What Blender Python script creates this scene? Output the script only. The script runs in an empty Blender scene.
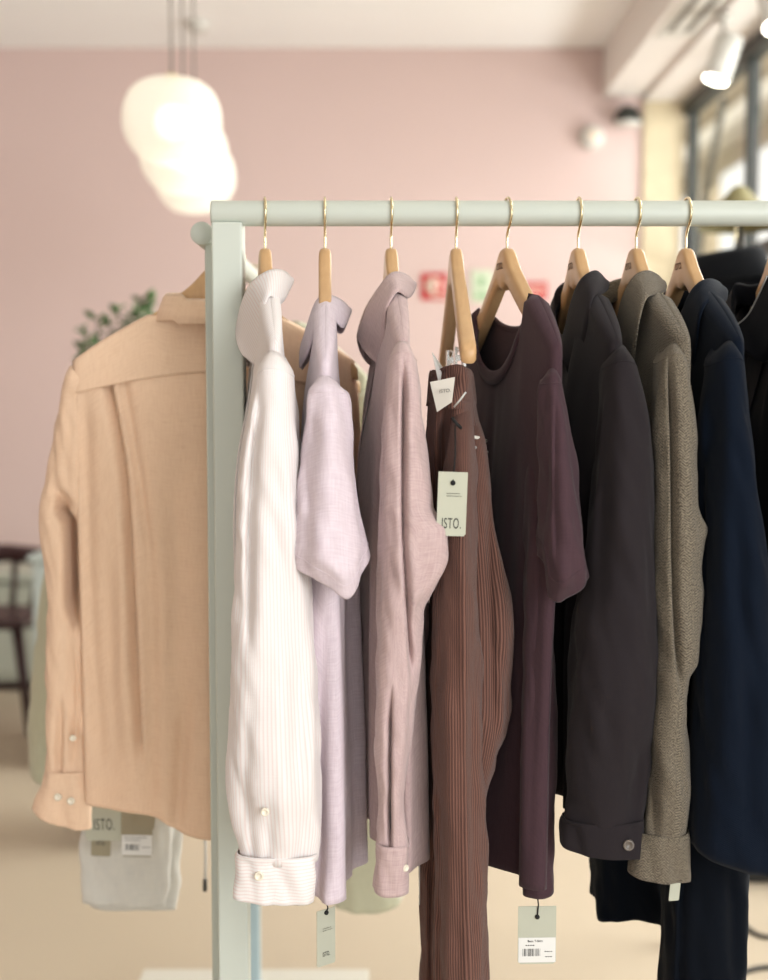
import bpy, bmesh, math, random
from mathutils import Vector, Matrix, noise
random.seed(7)
sc = bpy.context.scene
COL = sc.collection
PI = math.pi
sin, cos = math.sin, math.cos
# ------------------------------------------------------------------ camera geometry (metres)
F = 1300.0
TH = math.atan(100 / 1300)
CZ = 1.4
def at(px, py, Y):
    a, b = (px - 384) / F, -(py - 490) / F
    d = Vector((a, cos(TH) + b * sin(TH), -sin(TH) + b * cos(TH)))
    t = Y / d.y
    return Vector((0, 0, CZ)) + d * t
def proj(p):
    q = Vector(p) - Vector((0, 0, CZ))
    dep = q.y * cos(TH) - q.z * sin(TH)
    up = q.y * sin(TH) + q.z * cos(TH)
    return 384 + F * q.x / dep, 490 - F * up / dep
def lin(c):
    return tuple(((v / 255) / 12.92 if v / 255 <= .04045 else ((v / 255 + .055) / 1.055) ** 2.4) for v in c)
# ------------------------------------------------------------------ materials
def new_mat(name):
    m = bpy.data.materials.new(name); m.use_nodes = True
    nt = m.node_tree; b = nt.nodes['Principled BSDF']
    return m, nt, b
def N(nt, t, **kw):
    n = nt.nodes.new(t)
    for k, v in kw.items(): setattr(n, k, v)
    return n
def plain(name, rgb, rough=.6, metal=0, vary=.06, scale=6, bump=0, bscale=200, emit=None, estr=0, spec=.5):
    m, nt, b = new_mat(name)
    c = lin(rgb)
    tc = N(nt, 'ShaderNodeTexCoord'); no = N(nt, 'ShaderNodeTexNoise'); no.inputs['Scale'].default_value = scale
    no.inputs['Detail'].default_value = 4
    nt.links.new(tc.outputs['Object'], no.inputs['Vector'])
    mx = N(nt, 'ShaderNodeMix', data_type='RGBA')
    mx.inputs[6].default_value = tuple(v * (1 - vary) for v in c) + (1,)
    mx.inputs[7].default_value = tuple(min(1, v * (1 + vary)) for v in c) + (1,)
    nt.links.new(no.outputs['Fac'], mx.inputs[0]); nt.links.new(mx.outputs[2], b.inputs['Base Color'])
    b.inputs['Roughness'].default_value = rough; b.inputs['Metallic'].default_value = metal
    b.inputs['Specular IOR Level'].default_value = spec
    if emit: b.inputs['Emission Color'].default_value = lin(emit) + (1,); b.inputs['Emission Strength'].default_value = estr
    if bump:
        n2 = N(nt, 'ShaderNodeTexNoise'); n2.inputs['Scale'].default_value = bscale; nt.links.new(tc.outputs['Object'], n2.inputs['Vector'])
        bp = N(nt, 'ShaderNodeBump'); bp.inputs['Strength'].default_value = bump; bp.inputs['Distance'].default_value = .002
        nt.links.new(n2.outputs['Fac'], bp.inputs['Height']); nt.links.new(bp.outputs['Normal'], b.inputs['Normal'])
    return m
def fabric(name, rgb, rgb2=None, pattern='weave', sheen=.25, trans=0, vary=.10, bump=.35, pitch=.003):
    """woven cloth; pattern runs on the cloth's own UVs, which are in metres"""
    m, nt, b = new_mat(name)
    c = lin(rgb); c2 = lin(rgb2) if rgb2 else tuple(v * .8 for v in c)
    uv = N(nt, 'ShaderNodeUVMap'); sep = N(nt, 'ShaderNodeSeparateXYZ'); nt.links.new(uv.outputs[0], sep.inputs[0])
    L = nt.links.new
    def math_(op, a, v=None, a2=None):
        n = N(nt, 'ShaderNodeMath', operation=op); L(a, n.inputs[0])
        if a2 is not None: L(a2, n.inputs[1])
        elif v is not None: n.inputs[1].default_value = v
        return n.outputs[0]
    U, V = sep.outputs[0], sep.outputs[1]
    # broad slow variation in the dye
    no = N(nt, 'ShaderNodeTexNoise'); no.inputs['Scale'].default_value = 14; no.inputs['Detail'].default_value = 5; L(uv.outputs[0], no.inputs['Vector'])
    # fine thread slub: stretched noise both ways
    mp = N(nt, 'ShaderNodeMapping'); mp.inputs['Scale'].default_value = (520, 40, 1); L(uv.outputs[0], mp.inputs[0])
    n1 = N(nt, 'ShaderNodeTexNoise'); n1.inputs['Scale'].default_value = 1; L(mp.outputs[0], n1.inputs['Vector'])
    mp2 = N(nt, 'ShaderNodeMapping'); mp2.inputs['Scale'].default_value = (40, 520, 1); L(uv.outputs[0], mp2.inputs[0])
    n2 = N(nt, 'ShaderNodeTexNoise'); n2.inputs['Scale'].default_value = 1; L(mp2.outputs[0], n2.inputs['Vector'])
    weave = math_('ADD', n1.outputs['Fac'], a2=n2.outputs['Fac'])
    weave = math_('MULTIPLY', weave, .5)
    height = weave
    if pattern == 'stripe':
        s = math_('SINE', math_('MULTIPLY', U, 2 * PI / pitch)); s = math_('MULTIPLY_ADD', s, .5); nt.nodes[-1].inputs[2].default_value = .5
        fac = math_('POWER', s, 3)
    elif pattern == 'cord':
        s = math_('SINE', math_('MULTIPLY', U, 2 * PI / pitch)); s = math_('MULTIPLY_ADD', s, .5); nt.nodes[-1].inputs[2].default_value = .5
        fac = math_('SUBTRACT', math_('ADD', s, v=0), v=0); height = s
    elif pattern == 'twill':
        s = math_('SINE', math_('MULTIPLY', math_('ADD', U, a2=V), 2 * PI / pitch)); s = math_('MULTIPLY_ADD', s, .5); nt.nodes[-1].inputs[2].default_value = .5
        fac = math_('MULTIPLY', s, v=.6); height = math_('ADD', weave, a2=math_('MULTIPLY', s, v=.4))
    elif pattern == 'tweed':
        zz = math_('PINGPONG', U, v=.006)
        s = math_('SINE', math_('MULTIPLY', math_('ADD', zz, a2=V), 2 * PI / pitch)); s = math_('MULTIPLY_ADD', s, .5); nt.nodes[-1].inputs[2].default_value = .5
        n3 = N(nt, 'ShaderNodeTexNoise'); n3.inputs['Scale'].default_value = 420; n3.inputs['Detail'].default_value = 2; L(uv.outputs[0], n3.inputs['Vector'])
        n3b = math_('MULTIPLY', math_('SUBTRACT', n3.outputs['Fac'], v=.36), v=3.2)
        fac = math_('MULTIPLY', math_('ADD', n3b, a2=s), v=.5); height = math_('ADD', s, a2=n3b)
    else:
        fac = math_('MULTIPLY', math_('SUBTRACT', weave, v=.5 - vary * 2), v=2.4)
    cl = N(nt, 'ShaderNodeClamp'); L(fac, cl.inputs[0])
    mx = N(nt, 'ShaderNodeMix', data_type='RGBA'); mx.inputs[6].default_value = c + (1,); mx.inputs[7].default_value = c2 + (1,); L(cl.outputs[0], mx.inputs[0])
    hs = N(nt, 'ShaderNodeMix', data_type='RGBA', blend_type='MULTIPLY'); hs.inputs[0].default_value = 1
    rp = N(nt, 'ShaderNodeMapRange'); rp.inputs[3].default_value = 1 - vary; rp.inputs[4].default_value = 1 + vary; L(no.outputs['Fac'], rp.inputs[0])
    L(mx.outputs[2], hs.inputs[6]); L(rp.outputs[0], hs.inputs[7]); L(hs.outputs[2], b.inputs['Base Color'])
    bp = N(nt, 'ShaderNodeBump'); bp.inputs['Strength'].default_value = bump; bp.inputs['Distance'].default_value = .0012
    L(height, bp.inputs['Height']); L(bp.outputs['Normal'], b.inputs['Normal'])
    b.inputs['Roughness'].default_value = .85; b.inputs['Specular IOR Level'].default_value = .08
    b.inputs['Sheen Weight'].default_value = sheen; b.inputs['Sheen Roughness'].default_value = .5
    if trans:
        tr = N(nt, 'ShaderNodeBsdfTranslucent'); L(hs.outputs[2], tr.inputs[0]); L(bp.outputs['Normal'], tr.inputs['Normal'])
        ms = N(nt, 'ShaderNodeMixShader'); ms.inputs[0].default_value = trans
        out = nt.nodes['Material Output']; L(b.outputs[0], ms.inputs[1]); L(tr.outputs[0], ms.inputs[2]); L(ms.outputs[0], out.inputs[0])
    return m
def wood(name, rgb, rgb2):
    m, nt, b = new_mat(name)
    tc = N(nt, 'ShaderNodeTexCoord'); mp = N(nt, 'ShaderNodeMapping'); mp.inputs['Scale'].default_value = (60, 8, 25)
    nt.links.new(tc.outputs['Object'], mp.inputs[0])
    no = N(nt, 'ShaderNodeTexNoise'); no.inputs['Scale'].default_value = 1.5; no.inputs['Detail'].default_value = 6; no.inputs['Distortion'].default_value = .6
    nt.links.new(mp.outputs[0], no.inputs['Vector'])
    mx = N(nt, 'ShaderNodeMix', data_type='RGBA'); mx.inputs[6].default_value = lin(rgb) + (1,); mx.inputs[7].default_value = lin(rgb2) + (1,)
    nt.links.new(no.outputs['Fac'], mx.inputs[0]); nt.links.new(mx.outputs[2], b.inputs['Base Color'])
    b.inputs['Roughness'].default_value = .42
    return m
M = dict(
    rack=plain('pale_green_lacquer', (193, 198, 187), .42, vary=.02),
    rack_blue=plain('pale_blue_lacquer', (165, 185, 190), .42, vary=.02),
    gold=plain('brass_wire', (222, 206, 168), .22, metal=1, vary=.02),
    steel=plain('steel_wire', (225, 222, 215), .2, metal=1, vary=.02),
    wood=wood('beech_wood', (208, 170, 124), (178, 138, 94)),
    wall=plain('pink_plaster', (210, 186, 180), .9, vary=.025, scale=1.5, bump=.15, bscale=60),
    ceil=plain('white_ceiling_paint', (246, 246, 244), .9, vary=.015, scale=2),
    beam=plain('beam_paint', (228, 222, 216), .9, vary=.02, scale=2),
    jamb=plain('limestone', (205, 190, 160), .85, vary=.14, scale=14, bump=.3, bscale=40),
    floor=plain('cream_resin_floor', (193, 178, 156), .55, vary=.05, scale=1.2, bump=.05, bscale=30, spec=.3),
    frame=plain('dark_green_metal', (38, 42, 38), .5, vary=.05),
    black=plain('black_plastic', (24, 24, 24), .5, vary=.05),
    white=plain('white_plastic', (206, 203, 196), .5, vary=.02),
    button=plain('pearl_button', (226, 216, 196), .25, vary=.08, scale=300),
    hornb=plain('horn_button', (96, 88, 80), .3, vary=.25, scale=200),
    card=plain('sage_card', (178, 178, 160), .8, vary=.03, scale=60),
    card2=plain('taupe_card', (150, 140, 116), .8, vary=.03, scale=60),
    sticker=plain('white_sticker', (218, 216, 210), .6, vary=.01),
    ink=plain('dark_ink', (45, 44, 42), .8, vary=.02),
    inkwood=plain('burnt_print', (92, 66, 42), .8, vary=.02),
    cordb=plain('black_cord', (18, 17, 17), .8),
    cordw=plain('white_cord', (190, 188, 182), .8),
    red=plain('sign_red', (186, 30, 36), .5, vary=.03), cream=plain('sign_cream', (232, 214, 196), .6, vary=.03),
    palegreen=plain('sign_pale_green', (205, 214, 188), .6, vary=.03), green=plain('sign_green', (140, 178, 130), .6, vary=.03),
    leaf=plain('leaf_green', (76, 104, 58), .55, vary=.35, scale=9), stem=plain('plant_stem', (84, 74, 52), .8),
    pot=plain('clay_pot', (186, 160, 140), .8), soil=plain('soil', (52, 40, 32), .95),
    chairm=plain('dark_red_lacquer', (52, 22, 24), .4, vary=.05), cab=plain('grey_green_cabinet', (180, 184, 170), .6, vary=.02),
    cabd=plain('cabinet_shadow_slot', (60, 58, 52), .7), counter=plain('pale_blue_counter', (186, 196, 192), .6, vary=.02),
    olive=plain('olive_cloth_shade', (112, 104, 66), .8, vary=.1), facade=plain('cream_facade', (196, 178, 148), .9, vary=.08, scale=1),
    facade2=plain('facade_trim', (214, 204, 186), .9, vary=.05), street=plain('street_paving', (190, 184, 174), .9),
    skylit=plain('white_roller_shutter', (240, 240, 238), .7, vary=.02), pole=plain('dark_pole', (70, 68, 62), .6),
    spot=plain('spotlight_lens', (255, 250, 240), .4, emit=(255, 248, 232), estr=14), hinge=plain('vent_dark', (110, 104, 96), .7),
    plinth=plain('pale_grey_plinth', (212, 208, 196), .6, vary=.02),
    bulb=plain('lamp_bulb', (255, 250, 240), .4, emit=(255, 248, 236), estr=1.5),
    f_white=fabric('white_pink_stripe_cotton', (236, 231, 228), (229, 213, 208), 'stripe', trans=.12, vary=.02, pitch=.0044),
    f_whitecuff=fabric('white_pink_stripe_cotton_cuff', (236, 231, 228), (229, 213, 208), 'stripe', trans=.05, vary=.02, pitch=.0044),
    f_lilac=fabric('lilac_linen', (230, 216, 222), (206, 188, 196), trans=.15, vary=.07),
    f_mauve=fabric('mauve_flannel', (198, 174, 171), (168, 141, 140), trans=.06, vary=.06),
    f_peach=fabric('peach_linen', (245, 214, 184), (230, 194, 162), trans=.2, vary=.04),
    f_plum=fabric('plum_jersey', (70, 51, 56), (59, 42, 47), vary=.04, bump=.15, sheen=.08),
    f_char=fabric('charcoal_moleskin', (40, 35, 37), (32, 28, 30), 'twill', vary=.07, pitch=.0024, sheen=.05),
    f_tweed=fabric('grey_brown_herringbone', (58, 52, 44), (138, 127, 110), 'tweed', vary=.06, pitch=.0034, bump=.5, sheen=.1),
    f_navy=fabric('navy_wool', (10, 19, 32), (6, 12, 22), 'twill', vary=.08, pitch=.0026, sheen=.04),
    f_navy2=fabric('dark_navy_cotton', (8, 13, 21), (6, 9, 15), 'twill', vary=.08, pitch=.0026, sheen=.03),
    f_denim=fabric('black_denim', (14, 15, 21), (9, 10, 14), 'twill', vary=.08, pitch=.0026, sheen=.04),
    f_black=fabric('black_cotton', (20, 21, 24), (14, 15, 18), vary=.06, sheen=.03),
    f_cord=fabric('brown_corduroy', (118, 84, 73), (74, 51, 45), 'cord', vary=.08, pitch=.0034, bump=.6, sheen=.12),
    f_sage=fabric('sage_linen', (202, 200, 174), (188, 186, 160), trans=.1, vary=.05),
    f_grey=fabric('pale_grey_denim', (208, 204, 194), (192, 190, 184), vary=.05),
    f_label=plain('woven_label', (206, 200, 188), .9), thread=plain('pale_thread', (150, 146, 142), .8),
)
# floor joint
def lampglass():
    m, nt, b = new_mat('opal_glass')
    L = nt.links.new
    tr = N(nt, 'ShaderNodeBsdfTranslucent'); tr.inputs[0].default_value = (.95, .93, .88, 1)
    tp = N(nt, 'ShaderNodeBsdfTransparent'); tp.inputs[0].default_value = (1, .98, .94, 1)
    b.inputs['Base Color'].default_value = lin((240, 236, 226)) + (1,); b.inputs['Roughness'].default_value = .35
    b.inputs['Emission Color'].default_value = lin((255, 250, 236)) + (1,); b.inputs['Emission Strength'].default_value = .14
    m1 = N(nt, 'ShaderNodeMixShader'); m1.inputs[0].default_value = .35; L(b.outputs[0], m1.inputs[1]); L(tr.outputs[0], m1.inputs[2])
    m2 = N(nt, 'ShaderNodeMixShader'); m2.inputs[0].default_value = .3; L(m1.outputs[0], m2.inputs[1]); L(tp.outputs[0], m2.inputs[2])
    L(m2.outputs[0], nt.nodes['Material Output'].inputs[0])
    return m
M['opal'] = lampglass()
def glass():
    m, nt, b = new_mat('window_glass')
    tp = N(nt, 'ShaderNodeBsdfTransparent'); tp.inputs[0].default_value = (.97, .98, .97, 1)
    gl = N(nt, 'ShaderNodeBsdfGlossy'); gl.inputs['Roughness'].default_value = .02
    ms = N(nt, 'ShaderNodeMixShader'); ms.inputs[0].default_value = .06
    nt.links.new(tp.outputs[0], ms.inputs[1]); nt.links.new(gl.outputs[0], ms.inputs[2])
    nt.links.new(ms.outputs[0], nt.nodes['Material Output'].inputs[0])
    return m
M['glass'] = glass()
# ------------------------------------------------------------------ object helpers
ORG = {}
def thing(name, label, cat, loc, group=None):
    o = bpy.data.objects.new(name, None); COL.objects.link(o); o.location = loc; o.empty_display_size = .05
    o['label'] = label; o['category'] = cat
    if group: o['group'] = group
    ORG[o.name] = Vector(loc); return o
def mk(name, verts, faces, mat, parent=None, label=None, uvs=None, smooth=True, solid=0, bevel=0, origin=None, sub=0):
    og = ORG[parent.name] if parent is not None else (Vector(origin) if origin is not None else
         sum((Vector(v) for v in verts), Vector()) / len(verts))
    me = bpy.data.meshes.new(name); me.from_pydata([tuple(Vector(v) - og) for v in verts], [], faces)
    if uvs:
        ul = me.uv_layers.new(name='UVMap')
        for p in me.polygons:
            for li in p.loop_indices: ul.data[li].uv = uvs[p.index][li - p.loop_start]
    if smooth:
        for p in me.polygons: p.use_smooth = True
    me.materials.append(mat); me.update()
    o = bpy.data.objects.new(name, me); COL.objects.link(o)
    if parent is not None: o.parent = parent
    else: o.location = og
    ORG[o.name] = og
    if solid:
        s = o.modifiers.new('thick', 'SOLIDIFY'); s.thickness = solid; s.offset = 0
    if bevel:
        b = o.modifiers.new('bev', 'BEVEL'); b.width = bevel; b.segments = 3; b.limit_method = 'ANGLE'
    if sub: s = o.modifiers.new('sub', 'SUBSURF'); s.levels = s.render_levels = sub
    if label: o['label'] = label
    return o
def tagtop(o, label, cat, group=None):
    o['label'] = label; o['category'] = cat
    if group: o['group'] = group
    return o
def struct(o): o['kind'] = 'structure'; return o
def gridm(P, closed):
    """P[row][col] points -> verts, faces, uvs in metres"""
    R, C = len(P), len(P[0]); verts = [p for r in P for p in r]; faces = []; uvs = []
    mid = P[R // 2]; U = [0.]
    for j in range(1, C + (1 if closed else 0)): U.append(U[-1] + (Vector(mid[j % C]) - Vector(mid[j - 1])).length)
    Vv = [[0.] for _ in range(C)]
    for j in range(C):
        for i in range(1, R): Vv[j].append(Vv[j][-1] + (Vector(P[i][j]) - Vector(P[i - 1][j])).length)
    for i in range(R - 1):
        for j in range(C if closed else C - 1):
            k = (j + 1) % C
            faces.append((i * C + j, i * C + k, (i + 1) * C + k, (i + 1) * C + j))
            uvs.append(((U[j], Vv[j][i]), (U[j + 1], Vv[k][i]), (U[j + 1], Vv[k][i + 1]), (U[j], Vv[j][i + 1])))
    return verts, faces, uvs
def swap(uvs): return [tuple((b, a) for a, b in f) for f in uvs]
def boxv(x0, y0, z0, x1, y1, z1):
    v = [(x, y, z) for x in (x0, x1) for y in (y0, y1) for z in (z0, z1)]
    f = [(0, 1, 3, 2), (4, 6, 7, 5), (0, 4, 5, 1), (2, 3, 7, 6), (0, 2, 6, 4), (1, 5, 7, 3)]
    return v, f
def box(name, a, b, mat, parent=None, label=None, bevel=.004, origin=None):
    lo = [min(a[i], b[i]) for i in range(3)]; hi = [max(a[i], b[i]) for i in range(3)]
    v, f = boxv(*lo, *hi)
    return mk(name, v, f, mat, parent, label, smooth=False, bevel=bevel, origin=origin)
def tubev(pts, r, n=10, cap=True):
    pts = [Vector(p) for p in pts]; V = []; Fc = []
    T0 = (pts[1] - pts[0]).normalized(); up = Vector((0, 0, 1)) if abs(T0.z) < .9 else Vector((1, 0, 0))
    nrm = (up - T0 * up.dot(T0)).normalized()
    for i, p in enumerate(pts):
        T = (pts[min(i + 1, len(pts) - 1)] - pts[max(i - 1, 0)]).normalized()
        nrm = (nrm - T * nrm.dot(T)).normalized(); bn = T.cross(nrm)
        rr = r[i] if isinstance(r, (list, tuple)) else r
        for j in range(n):
            a = 2 * PI * j / n; V.append(p + (nrm * cos(a) + bn * sin(a)) * rr)
    for i in range(len(pts) - 1):
        for j in range(n):
            k = (j + 1) % n; Fc.append((i * n + j, (i + 1) * n + j, (i + 1) * n + k, i * n + k))
    if cap: Fc.append(tuple(range(n))); Fc.append(tuple(range(len(V) - 1, len(V) - n - 1, -1)))
    return V, Fc
def tube(name, pts, r, mat, parent=None, label=None, n=10, smooth=True, origin=None):
    v, f = tubev(pts, r, n); o = mk(name, v, f, mat, parent, label, smooth=smooth, origin=origin); return o
def join(*vf):
    V, Fc = [], []
    for v, f in vf:
        k = len(V); V += list(v); Fc += [tuple(i + k for i in g) for g in f]
    return V, Fc
def lathe(prof, c, n=40, axis='z'):
    V, Fc = [], []
    for r, h in prof:
        for j in range(n):
            a = 2 * PI * j / n
            V.append(Vector(c) + (Vector((r * cos(a), r * sin(a), h)) if axis == 'z' else Vector((r * cos(a), h, r * sin(a)))))
    for i in range(len(prof) - 1):
        for j in range(n):
            k = (j + 1) % n; Fc.append((i * n + j, i * n + k, (i + 1) * n + k, (i + 1) * n + j))
    return V, Fc
def cr(ts, vs, t):
    """smooth interpolation through keyed values"""
    if t <= ts[0]: return vs[0]
    if t >= ts[-1]: return vs[-1]
    i = max(k for k in range(len(ts)) if ts[k] <= t); i = min(i, len(ts) - 2)
    h = ts[i + 1] - ts[i]; u = (t - ts[i]) / h
    def tang(k):
        if k == 0: return (vs[1] - vs[0]) / (ts[1] - ts[0])
        if k == len(ts) - 1: return (vs[-1] - vs[-2]) / (ts[-1] - ts[-2])
        a = (vs[k] - vs[k - 1]) / (ts[k] - ts[k - 1]); b = (vs[k + 1] - vs[k]) / (ts[k + 1] - ts[k])
        if isinstance(a, float) or isinstance(a, int):
            return 0 if a * b <= 0 else 2 * a * b / (a + b)
        return (a + b) / 2
    m0, m1 = tang(i), tang(i + 1)
    return vs[i] * (2 * u ** 3 - 3 * u * u + 1) + m0 * (h * (u ** 3 - 2 * u * u + u)) + vs[i + 1] * (-2 * u ** 3 + 3 * u * u) + m1 * (h * (u ** 3 - u * u))
def ss(a, b, x):
    t = max(0, min(1, (x - a) / (b - a))); return t * t * (3 - 2 * t)
def text(name, s, size, origin, xdir, ydir, mat, parent, ext=.0002, spacing=1.0, center=True, xs_=1.0):
    cu = bpy.data.curves.new(name, 'FONT'); cu.body = s; cu.size = size; cu.extrude = ext; cu.space_character = spacing
    if center: cu.align_x = 'CENTER'; cu.align_y = 'CENTER'
    to = bpy.data.objects.new('tmp_text', cu); COL.objects.link(to)
    bpy.context.view_layer.update()
    me = bpy.data.meshes.new_from_object(to.evaluated_get(bpy.context.evaluated_depsgraph_get()))
    bpy.data.objects.remove(to)
    X = Vector(xdir).normalized(); Y = Vector(ydir).normalized(); Z = X.cross(Y); o0 = Vector(origin)
    v = [o0 + X * p.co.x * xs_ + Y * p.co.y + Z * p.co.z for p in me.vertices]; f = [tuple(p.vertices) for p in me.polygons]
    return mk(name, v, f, mat, parent, smooth=False)
# creases: dicts of image-plane lines traced on a cloth: pts [(py,px)...], amp metres, w px, steep side
def apply_creases(P, creases, front):
    if not creases: return
    for row in P:
        for j, p in enumerate(row):
            fr = front(p)
            if fr <= 0: continue
            x, y = proj(p); d = 0
            for c in creases:
                ys = [q[0] for q in c['p']]
                if y < ys[0] - 25 or y > ys[-1] + 25: continue
                xc = cr(ys, [float(q[1]) for q in c['p']], y)
                env = ss(ys[0] - 25, ys[0] + c.get('in', 40), y) * (1 - ss(ys[-1] - c.get('out', 30), ys[-1] + 20, y))
                u = (x - xc) / c['w']
                st = c.get('steep', 0)
                if st > 0 and u < 0: u *= 3
                if st < 0 and u > 0: u *= 3
                d += c['a'] * env * math.exp(-u * u)
            row[j] = p + Vector((0, d * fr, 0))
def sleeve(name, rows, mat, parent, creases=None, hem=None, hemr=.12, top=0, wr=.0042, nr=90, nc=72, wave=.0, seed=0, label=None, pw=2.3, uvswap=False, thick=.0016):
    """rows (py, xl, xr, Y, half depth); hem {angle deg: drop px}; closed ring of cloth, open at both ends"""
    ys = [float(r[0]) for r in rows]; rnd = random.Random(seed); ph = [rnd.uniform(0, 6.28) for _ in range(6)]
    P = []
    for i in range(nr + 1):
        t = i / nr; py = ys[0] + (ys[-1] - ys[0]) * t
        xl, xr, Y, b = [cr(ys, [float(r[k]) for r in rows], py) for k in (1, 2, 3, 4)]
        row = []
        for j in range(nc):
            a = 2 * PI * j / nc; ca, sa = cos(a), sin(a)
            ex = abs(ca) ** (2 / pw) * (1 if ca >= 0 else -1); ey = abs(sa) ** (2 / pw) * (1 if sa >= 0 else -1)
            dpy = 0
            if hem:
                dg = math.degrees(a) % 360; ks = sorted(hem); kk = ks + [ks[0] + 360]
                vv = [float(hem[k]) for k in ks] + [float(hem[ks[0]])]
                if dg < kk[0]: dg += 360
                dpy += cr([float(k) for k in kk], vv, dg) * ss(1 - hemr, 1, t)
            dpy += (top or 0) * ca * ca * (1 - ss(0, .12, t))
            L_ = at(xl, py + dpy, Y); R_ = at(xr, py + dpy, Y)
            cx, hw = (L_.x + R_.x) / 2, (R_.x - L_.x) / 2
            wv = 1 + wave * ss(0, .3, t) * (sin(3 * a + ph[0] + 2 * t) * .6 + sin(5 * a + ph[1] - 3 * t) * .4 + sin(8 * a + ph[2]) * .2)
            bb = b * (1 + wave * 2.5 * ss(0, .3, t) * (sin(4 * a + ph[3] + 4 * t) * .5 + sin(7 * a + ph[4] - 5 * t) * .35))
            q = Vector((cx + hw * ex * wv, Y - bb * ey, L_.z))
            if wr:
                k_ = ss(0, .15, t); nn = Vector((ca, -sa, 0))
                w1 = noise.noise(Vector((q.x * 34 + seed * 3.1, q.y * 34, q.z * 7))); w2 = noise.noise(Vector((q.x * 70 + q.z * 22, q.y * 60 + seed, q.z * 16)))
                q += nn * wr * k_ * (w1 * 1.6 + w2 * .8)
            row.append(q)
        P.append(row)
    Yc = sum(r[3] for r in rows) / len(rows)
    apply_creases(P, creases, lambda p: 1 if p.y < Yc + .004 else 0)
    v, f, u = gridm(P, True)
    if uvswap: u = swap(u)
    return mk(name, v, f, mat, parent, label, uvs=u, solid=thick), P
def seam(P, row, mat, parent, r=.0007):
    ring = [Vector(p) for p in P[row]]; c = sum(ring, Vector()) / len(ring)
    ring = [p + Vector((p.x - c.x, p.y - c.y, 0)).normalized() * .0009 for p in ring]
    v, f = tubev(ring + [ring[0]], r, 6, cap=False)
    return mk('seam', v, f, mat, parent)
class Body:
    """torso of a garment draped on a hanger: axis from near tip to far tip, cloth sheet in front and behind"""
    def __init__(s, Np, Fp, zt, zn, nk, dipf, dipb, zb, thf, thb, drN=(0, 0), drF=(0, 0), folds=(), seed=0, hemf=None, ntop=.0, wamp=.006, kf=1.0, thr=.0145):
        s.thr = thr
        s.N, s.F = Vector((Np[0], Np[1])), Vector((Fp[0], Fp[1])); s.zt, s.zn, s.nk = zt, zn, nk
        s.df, s.db, s.zb = dipf, dipb, zb; s.thf, s.thb = thf, thb; s.drN, s.drF = Vector(drN), Vector(drF)
        ax = (s.F - s.N).normalized(); s.n = Vector((-ax.y, ax.x)); s.ax = ax  # with near->far = +Y, n = -x : the front
        r = random.Random(seed); s.ph = [r.uniform(0, 6.28) for _ in range(8)]; s.wamp = wamp; s.hemf = hemf; s.len = (s.F - s.N).length; s.kf = kf
    def ztop(s, t, side):
        d = abs(t - .5)
        if d >= s.nk:
            k = (d - s.nk) / (.5 - s.nk); return s.zn + .007 * ss(0, .15, k) + (s.zt - s.zn) * (k * .85 + .15 * k ** 3)
        dip = s.df if side > 0 else s.db
        return s.zn - dip * (1 - (d / s.nk) ** 2) ** .55
    def zbot(s, t, side):
        z = s.zb[0] + (s.zb[1] - s.zb[0]) * t
        if s.hemf: z += s.hemf(t, side)
        return z
    def pt(s, t, side, v, off=0):
        z = s.ztop(t, side) * (1 - v) + s.zbot(t, side) * v
        vg = max(0, min(1, (s.zn - z) / (s.zn - min(s.zb))))
        A = s.N + s.drN * ss(.12, 1, vg); B = s.F + s.drF * ss(.12, 1, vg)
        th = cr([0., .15, .5, 1.], [float(q) for q in (s.thf if side > 0 else s.thb)], vg)
        edge = (max(0, 4 * t * (1 - t))) ** .34
        dzt = max(0, s.ztop(t, side) - z)
        th = s.thr + (th - s.thr) * ss(-.01, .17, dzt) * (max(0, 4 * t * (1 - t))) ** .5
        w = s.wamp * ss(.1, .8, vg) * (sin(s.kf * 23 * t * s.len / .42 + s.ph[0] + side + .8 * vg) + .6 * sin(s.kf * 41 * t * s.len / .42 + s.ph[1] - 1.2 * vg) + .35 * sin(s.kf * 67 * t + s.ph[2] + side * 2))
        if abs(t - .5) >= s.nk * .8:   # cloth closes over the hanger's arms
            dz_ = min(1, dzt / .012); cl = (1 - (1 - dz_) ** 2) ** .5
            cl = cl + (1 - cl) * (1 - ss(s.nk * .8, s.nk * 1.15, abs(t - .5))); edge *= cl
        w += s.wamp * .5 * ss(.05, .4, vg) * noise.noise(Vector((t * 14, z * 5, s.ph[3] + side * 4)))
        p = A.lerp(B, t) + s.n * side * (th * edge + off) + s.n * w * edge
        return Vector((p.x, p.y, z))
    def mesh(s, name, mat, parent, creases=None, ns=70, nv=80, label=None, camside=False, front=None):
        P = []
        for i in range(nv + 1):
            v = i / nv
            row = [s.pt(j / ns, 1, v) for j in range(ns + 1)] + [s.pt(1 - j / ns, -1, v) for j in range(1, ns)]
            P.append(row)
        if creases: apply_creases(P, creases, front or (lambda p: 1))
        vv, f, u = gridm(P, True)
        return mk(name, vv, f, mat, parent, label, uvs=u, solid=.0016)
    def panel(s, name, t0, t1, v0, v1, side, mat, parent, off=.002, n=24, m=40, label=None, creases=None):
        P = [[s.pt(t0 + (t1 - t0) * j / n, side, v0 + (v1 - v0) * i / m, off) for j in range(n + 1)] for i in range(m + 1)]
        if creases: apply_creases(P, creases, lambda p: 1)
        vv, f, u = gridm(P, False)
        return mk(name, vv, f, mat, parent, label, uvs=u, solid=.0016)
YR = 1.75
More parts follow.
